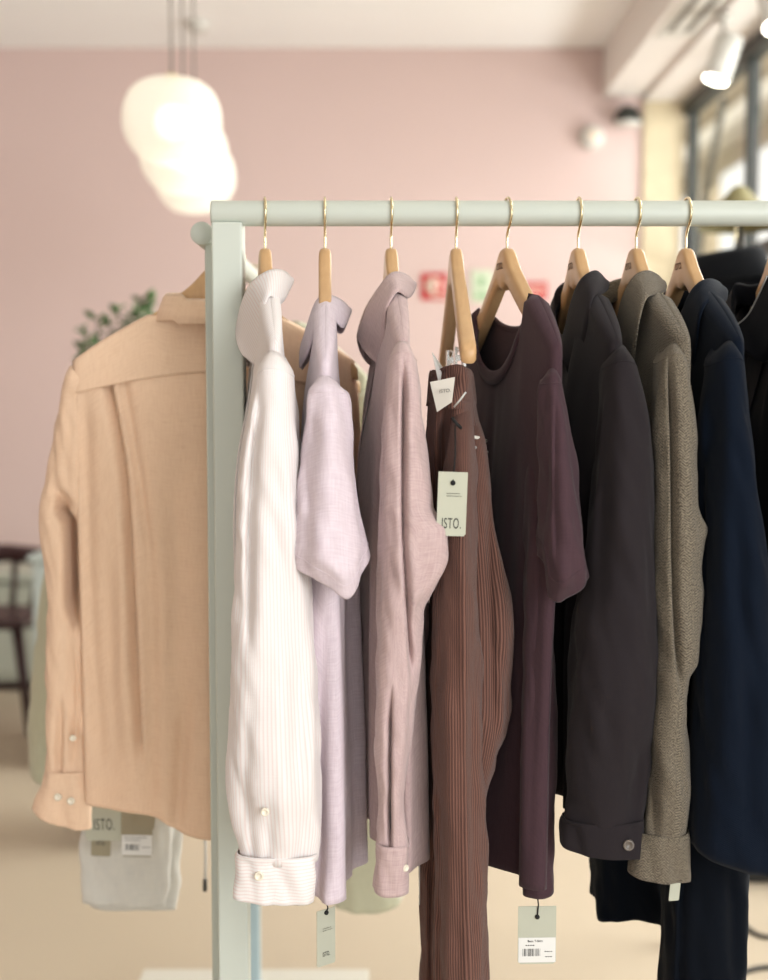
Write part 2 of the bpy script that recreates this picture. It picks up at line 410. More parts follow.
def collar(st, phi, xa, mat, parent, stand=.028, name='collar', Y0=YR, button=None, ydir=None, label=None):
    """stations back -> front point: (fold px,py,dy),(outer px,py,dy); the far half mirrors across the hanger's middle"""
    K = len(st); ts = [float(i) for i in range(K)]
    def near(k, which):
        px, py, dy = st[k][which]
        if which == 1 and k > 0: dy = dy * 1.3 + .008
        return at(px, py, Y0 - dy), dy
    def mirror(p, dy): return Vector((p.x - 2 * dy * math.tan(phi), 2 * Y0 - p.y, p.z))
    nf = [near(k, 0) for k in range(K)]; no = [near(k, 1) for k in range(K)]
    Pn = [[], []]; SF = 8
    full = []
    keyF = [mirror(*nf[k]) for k in range(K - 1, 0, -1)] + [p for p, d in nf]
    keyO = [mirror(*no[k]) for k in range(K - 1, 0, -1)] + [p for p, d in no]
    tk = [float(i) for i in range(len(keyF))]
    cen = sum(keyF, Vector()) / len(keyF)
    C = (len(keyF) - 1) * SF
    rows = []
    for j in range(C + 1):
        t = j / SF; f_ = cr(tk, keyF, t); o_ = cr(tk, keyO, t)
        inn = Vector((cen.x - f_.x, cen.y - f_.y, 0)); inn = inn.normalized() if inn.length > 1e-4 else Vector((0, 0, 0))
        b_ = f_ + inn * .006 + Vector((0, 0, -stand))
        col = [b_, f_.lerp(b_, .5) + inn * .002, f_ + inn * .003 + Vector((0, 0, -.003)), f_ + Vector((0, 0, .001)), f_ - inn * .003 + Vector((0, 0, -.003))]
        for q in (.3, .55, .8, 1): col.append((f_ - inn * .003).lerp(o_, q) - inn * .003 * sin(PI * q))
        rows.append(col)
    P = [[rows[j][i] for j in range(C + 1)] for i in range(9)]
    v, f, u = gridm(P, False)
    return mk(name, v, f, mat, parent, label, uvs=u, solid=.002)
def button(name, c, nrm, r, mat, parent):
    nrm = Vector(nrm).normalized(); a = nrm.orthogonal().normalized(); b = nrm.cross(a); n = 20; V = []; Fc = []
    prof = [(0, .0012), (.55, .0012), (.62, .002), (.9, .0022), (1, .001), (1, -.0006), (0, -.0006)]
    for rr, h in prof:
        for j in range(n):
            t = 2 * PI * j / n; V.append(Vector(c) + (a * cos(t) + b * sin(t)) * r * rr + nrm * h * r / .0055)
    for i in range(len(prof) - 1):
        for j in range(n): k = (j + 1) % n; Fc.append((i * n + j, i * n + k, (i + 1) * n + k, (i + 1) * n + j))
    o = mk(name, V, Fc, mat, parent)
    return o
# ------------------------------------------------------------------ hangers
HZ = 1.588
def hanger_mesh_body(c, ud, parent, mat, drop=.132, half=.208, thick=(.0086, .0098)):
    c = Vector(c); ud = Vector((ud[0], ud[1], 0)).normalized(); w = Vector((-ud.y, ud.x, 0)); n = 64; R = 14; V = []; Fc = []
    def top(u): a = abs(u) / half; return -drop * (1.12 * a - .12 * a * a) * (1 - math.exp(-(abs(u) / .02) ** 2)) - (.0 if abs(u) > .02 else 0)
    def hgt(u): a = abs(u) / half; return .036 + .02 * math.exp(-(abs(u) / .02) ** 2) - .012 * a
    for i in range(n + 1):
        q = -1 + 2 * i / n; u = half * (abs(q) ** 1.25) * (1 if q >= 0 else -1)
        tp, h = top(u), hgt(u); a = abs(u) / half
        endk = 1 if abs(q) < .97 else .75
        hw = (thick[0] + (thick[1] - thick[0]) * a) * endk; hh = h / 2 * endk; cz = tp - h / 2
        bow = -.012 * a * a
        for j in range(R):
            t = 2 * PI * j / R; ct, st = cos(t), sin(t)
            x = hw * abs(ct) ** .45 * (1 if ct >= 0 else -1); z = hh * abs(st) ** .45 * (1 if st >= 0 else -1)
            V.append(c + ud * u + w * (x + bow * 0) + Vector((0, 0, cz + z)))
    for i in range(n):
        for j in range(R): k = (j + 1) % R; Fc.append((i * R + j, (i + 1) * R + j, (i + 1) * R + k, i * R + k))
    Fc.append(tuple(range(R))); Fc.append(tuple(range(len(V) - 1, len(V) - R - 1, -1)))
    return mk('wooden_body', V, Fc, mat, parent)
def hanger(xa, phi, label, zr, ud=None, thick=(.0088, .0075), drop=.146, hz=.0505, Y=YR, print_=True, clips=False, group='wooden hangers on the rack', rr=.0205):
    ud = ud or (sin(phi), -cos(phi)); u = Vector((ud[0], ud[1], 0)).normalized()
    top = Vector((xa, Y, HZ if ud[1] != 0 else zr - hz))
    t = thing('clothes_hanger', label, 'hanger', top, group)
    hanger_mesh_body(top, ud, t, M['wood'], thick=thick, drop=drop)
    cc = Vector((xa, Y, zr)); r = rr
    pts = [top - Vector((0, 0, .012)), top + Vector((0, 0, .004)), Vector((xa, Y, (top.z + zr - r) / 2 )), cc + u * .001 - Vector((0, 0, r + .006))]
    for k in range(17):
        a = math.radians(-68 + k * 16); pts.append(cc + u * r * cos(a) + Vector((0, 0, r * sin(a))))
    tube('hook', pts, .0017, M['gold'], t, n=8)
    if print_:
        w = Vector((-u.y, u.x, 0))
        side = -1 if w.x > 0 else 1
        nn = w * side
        text('brand_print', 'ISTO.', .0125, top + nn * .0098 + Vector((0, 0, -.024)) + u * (-.001), Vector((0, 0, 1)).cross(nn) * 1, (0, 0, 1), M['inkwood'], t, ext=.00015)
    return t
# ------------------------------------------------------------------ ROOM
YW = 6.5
zc = at(384, 48, YW).z
def wx(px, Y): return at(px, 250, Y).x
xr = wx(641, YW); xbm = wx(601, YW)
LW = -5.0; YB = -4.0
struct(box('floor', (LW, YB, -.05), (9, 14, 0), M['floor'], bevel=0))
struct(box('wall_back', (LW, YW, 0), (xr + .02, YW + .2, zc), M['wall'], bevel=0))
struct(box('wall_left', (LW - .2, YB, 0), (LW, YW + .2, zc), M['wall'], bevel=0))
struct(box('ceiling', (LW, YB, zc), (xr + .6, YW + .2, zc + .1), M['ceil'], bevel=0))
zb0 = at(603, 97, YW).z
struct(box('trim_1', (xbm, YB, zb0), (xr, YW, zc), M['beam'], bevel=0))          # ceiling beam over the window side
zs = at(641, 102, YW).z
xg = wx(684, YW)
struct(box('trim_2', (xr, YB, zs), (xg + .12, YW + .2, zc), M['beam'], bevel=0))  # lintel soffit
struct(box('trim_3', (xr + .0, YW - .02, 0), (xg - .02, YW + .22, zs), M['jamb'], bevel=.003))  # stone jamb
bb = struct(box('baseboard_back', (LW, YW - .015, 0), (xr, YW, .1), M['ceil'], bevel=.003))
# window: dark metal frame with panes, running along the right side
zh = at(680, 104, YW).z; zsill = .35
wf = struct(thing('window_1', 'dark framed shop window with tall panes on the right side', 'window', (xg, 4, zsill)))
del wf['label']; del wf['category']
fw = .045
box('window_frame', (xg - .02, .6, zh - .06), (xg + .05, YW, zh), M['frame'], wf)
box('window_frame', (xg - .02, .6, zsill), (xg + .05, YW, zsill + .07), M['frame'], wf)
mull = [6.46, 5.42, 4.2, 3.0, 1.8, .62]
for y in mull: box('mullion', (xg + .0, y - fw / 2, zsill), (xg + .05, y + fw / 2, zh), M['frame'], wf)
box('transom', (xg - .015, .6, 1.92), (xg + .045, YW, 1.98), M['frame'], wf)
for a, b in zip(mull[:-1], mull[1:]):
    box('pane', (xg + .012, b + .02, zsill + .06), (xg + .018, a - .02, zh - .05), M['glass'], wf, bevel=0)
struct(box('wall_right', (xg - .05, .6, 0), (xg + .12, YW, zsill), M['beam'], bevel=0))
# ------------------------------------------------------------------ outside the window
fc = thing('building', 'cream building across the street with bright shuttered openings, seen through the window', 'building', (4.6, 6, 0))
box('facade_wall', (4.6, 0, -.05), (5.0, 44, 14), M['facade'], fc, bevel=0)
for i in range(7):
    y = 4.5 + 5.6 * i
    box('shutter', (4.54, y - 2.1, 0.2), (4.61, y + 2.1, 4.3), M['skylit'], fc, bevel=.02)
    box('door_surround', (4.45, y - 2.6, 0.0), (4.6, y - 2.25, 4.6), M['facade2'], fc, bevel=.02)
    box('upper_window', (4.55, y - .8, 5.6), (4.61, y + .8, 7.9), M['pole'], fc, bevel=.02)
for z in (4.6, 5.2, 8.6, 9.0): box('cornice', (4.2, 0, z), (4.6, 44, z + .22), M['facade2'], fc, bevel=.02)
struct(box('pavement', (1.75, 14, -.05), (9, 44, -.001), M['street'], bevel=0))
aw = thing('awning_frame', 'sloping dark street pole leaning outside the window', 'pole', (1.95, 6.9, 0))
tube('pole', [at(706, 196, 7.2), at(724, 98, 7.0)], .02, M['pole'], aw)
tube('pole', [Vector((at(706, 196, 7.2).x - .28, 7.3, 0)), at(706, 196, 7.2)], .02, M['pole'], aw)
# ------------------------------------------------------------------ beam fittings
zb = zb0
def beam_pt(px, py, z):
    # point of the beam's underside on the ray
    a, b = (px - 384) / F, -(py - 490) / F
    d = Vector((a, cos(TH) + b * sin(TH), -sin(TH) + b * cos(TH))); t = (z - CZ) / d.z
    return Vector((0, 0, CZ)) + d * t
av = thing('ceiling_vent', 'long slotted grille in the underside of the beam', 'vent', (1.16, 4.9, zb))
p0 = Vector((1.17, 5.05, zb))
box('vent_plate', (1.10, 3.4, zb - .008), (1.26, 5.4, zb + .002), M['white'], av, bevel=.002)
for k in range(2): box('slot', (1.125 + k * .07, 3.5, zb - .011), (1.15 + k * .07, 5.3, zb - .006), M['hinge'], av, bevel=0)
def spotlight(base, aim, label):
    t = thing('spotlight', label, 'spotlight', base, 'white ceiling spotlights')
    c = Vector(base) + Vector((0, 0, -.16)); d = Vector(aim).normalized()
    v1 = lathe([(0, 0), (.03, 0), (.03, -.03), (0, -.03)], base, 20); mk('mount', *v1, M['white'], t)
    tube('arm', [Vector(base) - Vector((0, 0, .02)), c], .009, M['white'], t)
    V, Fc = tubev([c - d * .085, c - d * .08, c + d * .08, c + d * .085], [.042, .050, .051, .047], 28)
    mk('housing', V, Fc, M['white'], t)
    V, Fc = tubev([c + d * .084, c + d * .092], [.043, .043], 28); mk('lens', V, Fc, M['spot'], t, 'glowing white lens')
    return t
sp1 = at(724, 18, 5.0); spotlight((sp1.x, sp1.y, zs if sp1.x > xr else zb), (-.32, .02, -1), 'white cylinder spotlight with glowing lens under the window lintel')
sp2 = at(775, -60, 4.3); spotlight((sp2.x, sp2.y, zs), (.1, -.3, -1), 'white cylinder spotlight at the top right edge, nearer than the glowing one')
# wall fittings
wd = at(592, 137, YW - .03)
t = thing('wall_alarm', 'round white wall alarm on the pink wall beside the dark dome', 'alarm', (wd.x, YW, wd.z))
mk('alarm_body', *lathe([(0, -.07), (.035, -.07), (.052, -.055), (.06, -.02), (.06, 0)], (wd.x, YW, wd.z), 30, 'y'), M['white'], t)
mk('alarm_grille', *lathe([(0, -.074), (.028, -.073), (.03, -.068)], (wd.x, YW, wd.z), 24, 'y'), M['cream'], t)
dd = at(628, 116, YW - .08)
t = thing('dome_camera', 'dark dome security camera high in the corner of the pink wall', 'camera', (dd.x, YW, dd.z))
V, Fc = lathe([(.001, .082), (.03, .076), (.052, .056), (.064, .025), (.066, 0)], (dd.x, YW - .075, dd.z - .03), 30)
mk('dome', V, Fc, M['frame'], t)
mk('dome_base', *lathe([(.066, 0), (.06, -.014), (0, -.018)], (dd.x, YW - .075, dd.z - .03), 30), M['white'], t, 'white base ring')
box('wall_bracket', (dd.x - .02, YW - .03, dd.z - .02), (dd.x + .02, YW, dd.z + .02), M['white'], t)
# signs
def sign(px0, py0, px1, py1, mat, name, label, cat):
    a = at(px0, py0, YW - .008); b = at(px1, py1, YW - .008); c = (a + b) / 2
    t = thing(name, label, cat, (c.x, YW, c.z), 'safety signs on the pink wall')
    box('sign_plate', (a.x, YW - .008, a.z), (b.x, YW, b.z), mat, t, bevel=.002)
    return t, a, b, c
t, a, b, c = sign(421, 273, 447, 300, M['red'], 'fire_sign', 'square red fire sign with a white symbol on the pink wall', 'sign')
mk('symbol', *lathe([(0, -.0105), (.042, -.0105), (.042, -.008)], (c.x - .003, YW, c.z + .003), 24, 'y'), M['cream'], t, 'white symbol')
box('symbol', (c.x + .004, YW - .0118, c.z - .036), (c.x + .024, YW - .008, c.z + .026), M['red'], t, bevel=.002)
box('symbol', (c.x - .012, YW - .0122, c.z - .052), (c.x + .06, YW - .008, c.z - .042), M['cream'], t, bevel=.001)
t, a, b, c = sign(471, 270, 493, 302, M['palegreen'], 'exit_sign', 'pale green exit sign between the two red signs', 'sign')
box('symbol', (c.x - .018, YW - .0105, c.z - .005), (c.x + .01, YW - .008, c.z + .045), M['green'], t, bevel=.003)
box('symbol', (c.x - .035, YW - .0105, c.z - .06), (c.x + .035, YW - .008, c.z - .035), M['green'], t, bevel=.003)
t, a, b, c = sign(524, 282, 547, 300, M['red'], 'notice_sign', 'small red notice sign behind the plum t-shirt hanger', 'sign')
for k in range(3): box('text_bar', (a.x + .015, YW - .0095, c.z + .02 - k * .018), (b.x - .015, YW - .008, c.z + .026 - k * .018), M['cream'], t, bevel=0)
# smoke detector on ceiling
sd = at(198, 35, 6.05)
o = mk('smoke_detector', *lathe([(0, -.045), (.04, -.042), (.055, -.02), (.06, 0)], (sd.x, 6.05, zc), 28), M['white'], origin=(sd.x, 6.05, zc)); tagtop(o, 'small white smoke detector on the ceiling near the pink wall', 'smoke detector')
# pendant lamps
def pendant(px, py, Y, label, sc_=1.0):
    c = at(px, py, Y)
    t = thing('pendant_lamp', label, 'pendant lamp', (c.x, Y, zc), 'opal pendant lamps')
    pr = []
    n = 26
    for i in range(n + 1):
        a = -PI / 2 + PI * i / n; ca, sa = cos(a), sin(a)
        r = .142 * abs(ca) ** .62; z = .122 * (abs(sa) ** .85) * (1 if sa > 0 else -1)
        r *= (1 - .13 * ss(0, -.12, z)) if z < 0 else (1 - .02 * z / .12)
        pr.append((max(r, .0005) * sc_, z * sc_))
    mk('glass_shade', *lathe(pr, c, 48), M['opal'], t)
    V, Fc = lathe([(.0005 + .05 * cos(-PI / 2 + PI * i / 14), .05 * sin(-PI / 2 + PI * i / 14)) for i in range(15)], c, 24)
    mk('bulb', V, Fc, M['bulb'], t)
    mk('cap', *lathe([(0, .135), (.018, .135), (.024, .128), (.024, .117), (0, .117)], c, 24), M['gold'], t)
    tube('cable', [c + Vector((0, 0, .13)), (c.x, Y, zc - .02)], .0032, M['hinge'], t, n=8)
    mk('ceiling_rose', *lathe([(.05, 0), (.05, -.015), (.04, -.022), (0, -.024)], (c.x, Y, zc), 24), M['white'], t)
    l = bpy.data.lights.new('lamp_glow', 'POINT'); l.energy = 1.5; l.color = (1, .95, .88); l.shadow_soft_size = .14
    lo = bpy.data.objects.new('lamp_glow', l); COL.objects.link(lo); lo.location = c - Vector((0, 0, .3))
pendant(172, 122, 3.8, 'opal glass pendant lamp, nearest and highest of the three in the picture')
pendant(184, 156, 4.22, 'opal glass pendant lamp, middle one of the row of three')
pendant(195, 178, 4.6, 'opal glass pendant lamp, farthest and lowest of the three in the picture')
# ------------------------------------------------------------------ background furniture
cbn = thing('low_cabinet', 'low grey green cabinet against the pink wall at the far left', 'cabinet', (-2.2, 6.2, 0))
box('body', (-3.6, 5.95, .05), (-1.2, 6.46, .52), M['cab'], cbn, bevel=.01)
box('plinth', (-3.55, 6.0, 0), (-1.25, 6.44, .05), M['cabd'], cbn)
box('top', (-3.65, 5.92, .52), (-1.15, 6.47, .56), M['cab'], cbn, bevel=.01)
for k in range(4):
    box('drawer', (-3.58 + .59 * k, 5.935, .09), (-3.03 + .59 * k, 5.955, .3), M['cab'], cbn, bevel=.005)
    box('drawer', (-3.58 + .59 * k, 5.935, .33), (-3.03 + .59 * k, 5.955, .5), M['cab'], cbn, bevel=.005)
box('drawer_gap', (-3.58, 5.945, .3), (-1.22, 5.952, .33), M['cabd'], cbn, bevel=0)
ct = thing('counter', 'tall pale blue counter behind the peach shirt sleeve', 'counter', (-1.2, 4.9, 0))
cl = at(31, 556, 4.7); box('body', (cl.x, 4.7, 0.04), (cl.x + .42, 5.2, cl.z - .02), M['counter'], ct, bevel=.01)
box('top', (cl.x - .015, 4.69, cl.z - .02), (cl.x + .44, 5.22, cl.z), M['counter'], ct, bevel=.006)
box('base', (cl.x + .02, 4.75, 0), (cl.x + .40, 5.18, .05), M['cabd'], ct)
bt = thing('bottle', 'small dark bottle on the pale blue counter', 'bottle', (cl.x + .05, 4.85, cl.z))
mk('bottle_body', *lathe([(0, 0), (.04, 0), (.042, .01), (.042, .11), (.03, .13), (.014, .145), (.014, .17), (0, .17)], (cl.x + .05, 4.85, cl.z), 24), M['black'], bt)
mk('cap', *lathe([(.016, .165), (.016, .195), (0, .196)], (cl.x + .05, 4.85, cl.z), 20), M['frame'], bt)
# chair, seen at the left edge
cx0 = at(12, 560, 5.4); chx, chy = cx0.x - .06, 5.4
ch = thing('wooden_chair', 'dark red wooden chair at the left edge before the low cabinet', 'chair', (chx, chy, 0))
V, Fc = boxv(chx - .22, chy - .21, .43, chx + .16, chy + .2, .47); mk('seat', V, Fc, M['chairm'], ch, smooth=False, bevel=.015)
V, Fc = tubev([(chx - .24, chy + .06, .66), (chx - .2, chy + .2, .68), (chx - .03, chy + .25, .69), (chx + .13, chy + .2, .68), (chx + .18, chy + .06, .66)], .04, 12); mk('backrest', V, Fc, M['chairm'], ch)
for k in range(4):
    q = (k - 1.5) * .085; tube('spindle', [(chx - .04 + q, chy + .19, .46), (chx - .04 + q * 1.2, chy + .225, .68)], .013, M['chairm'], ch)
for sx, sy in ((-1, -1), (1, -1), (-1, 1), (1, 1)):
    tube('leg', [(chx - .03 + sx * .15, chy + sy * .16, .44), (chx - .03 + sx * .21, chy + sy * .21, 0.0)], [.024, .018], M['chairm'], ch)
tube('stretcher', [(chx - .2, chy - .18, .2), (chx + .15, chy - .18, .2)], .012, M['chairm'], ch)
# plant behind the peach shirt
pc = at(128, 470, 4.0)
pl = thing('potted_plant', 'leafy green potted plant behind the peach shirt shoulder', 'plant', (pc.x, 4.0, 0))
mk('pot', *lathe([(0, 0), (.13, 0), (.17, .3), (.18, .32), (.165, .32), (.15, .26), (0, .26)], (pc.x, 4.0, 0), 32), M['pot'], pl)
mk('soil', *lathe([(0, .275), (.155, .272)], (pc.x, 4.0, 0), 24), M['soil'], pl)
Vs, Fs, Vl, Fl = [], [], [], []
ends = [(82, 352), (84, 325), (98, 330), (110, 322), (118, 305), (96, 318), (134, 315), (142, 300), (150, 300), (130, 330), (146, 320), (88, 365), (155, 325), (150, 345), (170, 340), (125, 345), (185, 330)]
for q, (ex, ey) in enumerate(ends):
    e = at(ex, ey, 4.0 + random.uniform(-.12, .12)); b0 = Vector((pc.x + random.uniform(-.03, .03), 4.0, .27)); mid = b0.lerp(e, .55) + Vector(((pc.x - e.x) * .35, 0, .08))
    pts = [b0.lerp(mid, k / 5).lerp(mid.lerp(e, k / 5), k / 5) for k in range(6)]
    v, f = tubev(pts, [.007, .006, .005, .004, .003, .002], 6); k0 = len(Vs); Vs += v; Fs += [tuple(i + k0 for i in g) for g in f]
    for k in range(19):
        p = pts[-1].lerp(pts[-2], random.uniform(0, 1) ** 1.3) if k else pts[-1]
        d = Vector((random.uniform(-1, 1), random.uniform(-.8, .8), random.uniform(-.4, .8))).normalized(); L_ = random.uniform(.028, .05)
        sd_ = d.cross(Vector((random.uniform(-.5, .5), random.uniform(-1, 1), 1))).normalized() * L_ * .3; nn = d.cross(sd_).normalized() * L_ * .1
        k0 = len(Vl); Vl += [p, p + d * L_ * .35 + sd_, p + d * L_ * .35 - nn, p + d * L_ * .35 - sd_, p + d * L_ * .7 + sd_ * .8, p + d * L_ * .7 - nn, p + d * L_ * .7 - sd_ * .8, p + d * L_]
        Fl += [tuple(k0 + i for i in g) for g in ((0, 1, 2), (0, 2, 3), (1, 4, 5, 2), (2, 5, 6, 3), (4, 7, 5), (5, 7, 6))]
mk('stems', Vs, Fs, M['stem'], pl); mk('foliage', Vl, Fl, M['leaf'], pl, solid=.0008)
# far cables on the floor at bottom right
def floor_pt(px, py, z=0.004):
    a, b = (px - 384) / F, -(py - 490) / F
    d = Vector((a, cos(TH) + b * sin(TH), -sin(TH) + b * cos(TH))); t = (z - CZ) / d.z
    return Vector((0, 0, CZ)) + d * t
for i, pts in enumerate((((735, 915), (750, 930), (762, 936), (780, 936), (800, 925)), ((735, 976), (750, 970), (768, 967), (790, 968), (820, 960)))):
    P3 = [floor_pt(*p, .006) for p in pts]; ts = [float(k) for k in range(5)]
    o = tube('floor_cable', [cr(ts, P3, k / 6) for k in range(25)], .006, M['black'], n=8, origin=P3[2]); tagtop(o, ('dark cable curving on the floor right of the navy trousers', 'dark cable lying lower on the floor at the bottom right corner')[i], 'cable', 'cables on the floor')
bx_ = floor_pt(765, 884, 0)  # added dark block, its black stands in for a shadow band on the floor
o = thing('shadow_block', 'added dark block standing in for a shadow band on the floor behind the navy coat hem', 'shadow stand-in', (bx_.x + .25, bx_.y + .2, 0))
box('shadow_block_body', (bx_.x - .12, bx_.y, 0.0), (bx_.x + .3, bx_.y + .35, .17), M['black'], o, bevel=.01)
box('shadow_block_lid', (bx_.x - .125, bx_.y - .005, .17), (bx_.x + .305, bx_.y + .355, .2), M['black'], o, bevel=.008)
# conical shade behind the rail, on a stand
lc = at(739, 208, 3.9)
ls = thing('floor_lamp', 'olive cone shade lamp behind the right end of the rail', 'lamp', (lc.x, 3.9, 0))
mk('lamp_shade', *lathe([(.006, .066), (.022, .058), (.115, -.05), (.12, -.062)], lc, 36), M['olive'], ls)
tube('pole', [(lc.x, 3.9, .02), (lc.x, 3.9, lc.z + .04)], .012, M['pole'], ls)
mk('base', *lathe([(.14, 0), (.14, .02), (0, .028)], (lc.x, 3.9, 0), 30), M['pole'], ls)
# ------------------------------------------------------------------ RACK
zr = at(384, 213.5, YR).z; rr_ = .0168
rk = thing('clothing_rack', 'pale green clothing rack with a round rail and square posts', 'clothing rack', (-.26, YR, 0))
xL = wx(212, YR)
def cyl(name, p, q, r, mat, parent, n=40, label=None):
    v, f = tubev([Vector(p), Vector(p).lerp(Vector(q), .002), Vector(p).lerp(Vector(q), .998), Vector(q)], [r * .95, r, r, r * .95], n)
    return mk(name, v, f, mat, parent, label)
cyl('rail', (xL, YR, zr), (1.25, YR, zr), rr_, M['rack'], rk)
px0, px1 = wx(213, YR), wx(243, YR) + .001
box('post', (px0, YR - .018, .06), (px1, YR + .022, zr - rr_ + .004), M['rack'], rk, bevel=.003)
box('post', (1.2, YR - .018, .06), (1.24, YR + .022, zr - rr_ + .004), M['rack'], rk, bevel=.003)
xs = -.2465; zs2 = at(204, 235, 1.8).z; YS0, YS1 = 1.8, 2.78
cyl('side_rail', (xs, YS0 - .022, zs2), (xs, YS1, zs2), .0155, M['rack'], rk)
box('post', (wx(205, 1.8), YS0 - .006, .06), (wx(205, 1.8) + .036, YS0 + .028, zs2 - .012), M['rack'], rk, bevel=.003)
box('post', (-.297, YS1 - .03, .09), (-.272, YS1 + .005, zs2 - .01), M['rack_blue'], rk, bevel=.003, label='pale blue rear post')
box('base_plinth', (wx(131, 2.84), 1.45, 0), (wx(368, 2.84), 2.86, .09), M['plinth'], rk, bevel=.004)
box('base_plinth', (1.0, 1.5, 0), (1.4, 2.1, .09), M['plinth'], rk, bevel=.004)
# ------------------------------------------------------------------ swing tags
def tag(parent, c, w, h, yaw, mat, name='swing_tag', txt=None, tsize=.016, toff=-.3, cordtop=None, cordmat='cordb', barcode=False, lines=False, holer=True, tilt=0, cordto=.42, label=None):
    c = Vector(c); X = Vector((cos(yaw), sin(yaw), 0)); Z = Vector((0, 0, 1))
    X2 = X * cos(tilt) + Z * sin(tilt); Z2 = -X * sin(tilt) + Z * cos(tilt); n = X2.cross(Z2) * 1
    # n points toward -Y for yaw 0
    V, Fc = [], []
    ch_ = min(w, h) * .07
    out = [(-w/2, -h/2 + ch_), (-w/2 + ch_, -h/2), (w/2 - ch_, -h/2), (w/2, -h/2 + ch_), (w/2, h/2), (-w/2, h/2)]
    for s_ in (.0004, -.0004):
        for x, z in out: V.append(c + X2 * x + Z2 * z + n * s_)
    k = len(out); Fc = [tuple(range(k)), tuple(range(2 * k - 1, k - 1, -1))] + [(i, i + k, (i + 1) % k + k, (i + 1) % k) for i in range(k)]
    o = mk(name, V, Fc, mat, parent, smooth=False, label=label)
    pl_ = lambda x, z, e=.0007: c + X2 * x + Z2 * z + n * e
    if txt: text('printed_text', txt, tsize, pl_(0, h * toff), X2, Z2, M['ink'], o, spacing=1.15, xs_=.5)
    def bars(name_, items):      # small print too blurred to read: rows of fine dashes
        Vb, Fb = [], []; rn = random.Random(5)
        for x0, x1, z, hh in items:
            x = x0
            while x < x1:
                ww = rn.uniform(.02, .05) * w; kk = len(Vb)
                Vb += [pl_(x, z, .0012), pl_(x + ww, z, .0012), pl_(x + ww, z + hh, .0012), pl_(x, z + hh, .0012)]; Fb.append((kk, kk + 1, kk + 2, kk + 3)); x += ww + .018 * w
        mk(name_, Vb, Fb, M['ink'], o, smooth=False)
    if lines: bars('small_print', [(-w * .2, w * .25, h * .16, h * .01), (-w * .2, w * .28, h * .12, h * .01)])
    if barcode:
        q = [pl_(x, z, .0009) for x, z in ((-w * .49, -h * .47), (w * .49, -h * .47), (w * .49, -h * .04), (-w * .49, -h * .04))]
        mk('sticker', q, [(0, 1, 2, 3)], M['sticker'], o, smooth=False, label='white sticker')
        Vb, Fb = [], []; x = -w * .38; rn = random.Random(3)
        while x < w * .08:
            b_ = rn.choice((.004, .007, .011)) * w * 2
            kk = len(Vb); Vb += [pl_(x, -h * .36, .0012), pl_(x + b_, -h * .36, .0012), pl_(x + b_, -h * .23, .0012), pl_(x, -h * .23, .0012)]; Fb.append((kk, kk + 1, kk + 2, kk + 3))
            x += b_ + rn.choice((.006, .01, .014)) * w * 2
        mk('barcode', Vb, Fb, M['ink'], o, smooth=False)
        if barcode == 'shirt':
            text('printed_text', 'Basic T-Shirt', h * .05, pl_(-w * .05, -h * .1, .0012), X2, Z2, M['ink'], o)
            bars('small_print', [(-w * .3, -w * .08, -h * .18, h * .016), (w * .2, w * .4, -h * .29, h * .016), (w * .22, w * .38, -h * .38, h * .016)])
        else: bars('small_print', [(-w * .4, w * .3, -h * .1, h * .015), (-w * .4, w * .1, -h * .16, h * .015), (w * .15, w * .4, -h * .3, h * .015)])
    if cordtop is not None:
        e = pl_(0, h * cordto, .001); ct_ = Vector(cordtop); md = e.lerp(ct_, .5) + Vector((.0015, -.001, 0))
        tube('tag_cord', [e, md, ct_], .0009, M[cordmat], o, n=6)
        V, Fc = tubev([e + n * .001, e - n * .001], [.003, .003], 14); mk('eyelet', V, Fc, M[cordmat], o)
    return o
# ------------------------------------------------------------------ garments on the front rail
def gbody(xa, phi, zb, thf, thb, nk=.2, half=.218, df=.05, db=.015, zt=None, **kw):
    u = Vector((sin(phi), -cos(phi)))
    Np = (xa + u.x * half, YR + u.y * half); Fp = (xa - u.x * half, YR - u.y * half)
    return Body(Np, Fp, zt or HZ - .136, HZ - .064, nk, df, db, zb, thf, thb, **kw)
def z_of(py, Y): return at(384, py, Y).z
def cuffbuttons(parent, pts, r, mat=None, Yf=1.5):
    for i, (px, py, Y) in enumerate(pts): button('button', at(px, py, Y), (0, -1, .05), r, mat or M['button'], parent)
rad = math.radians
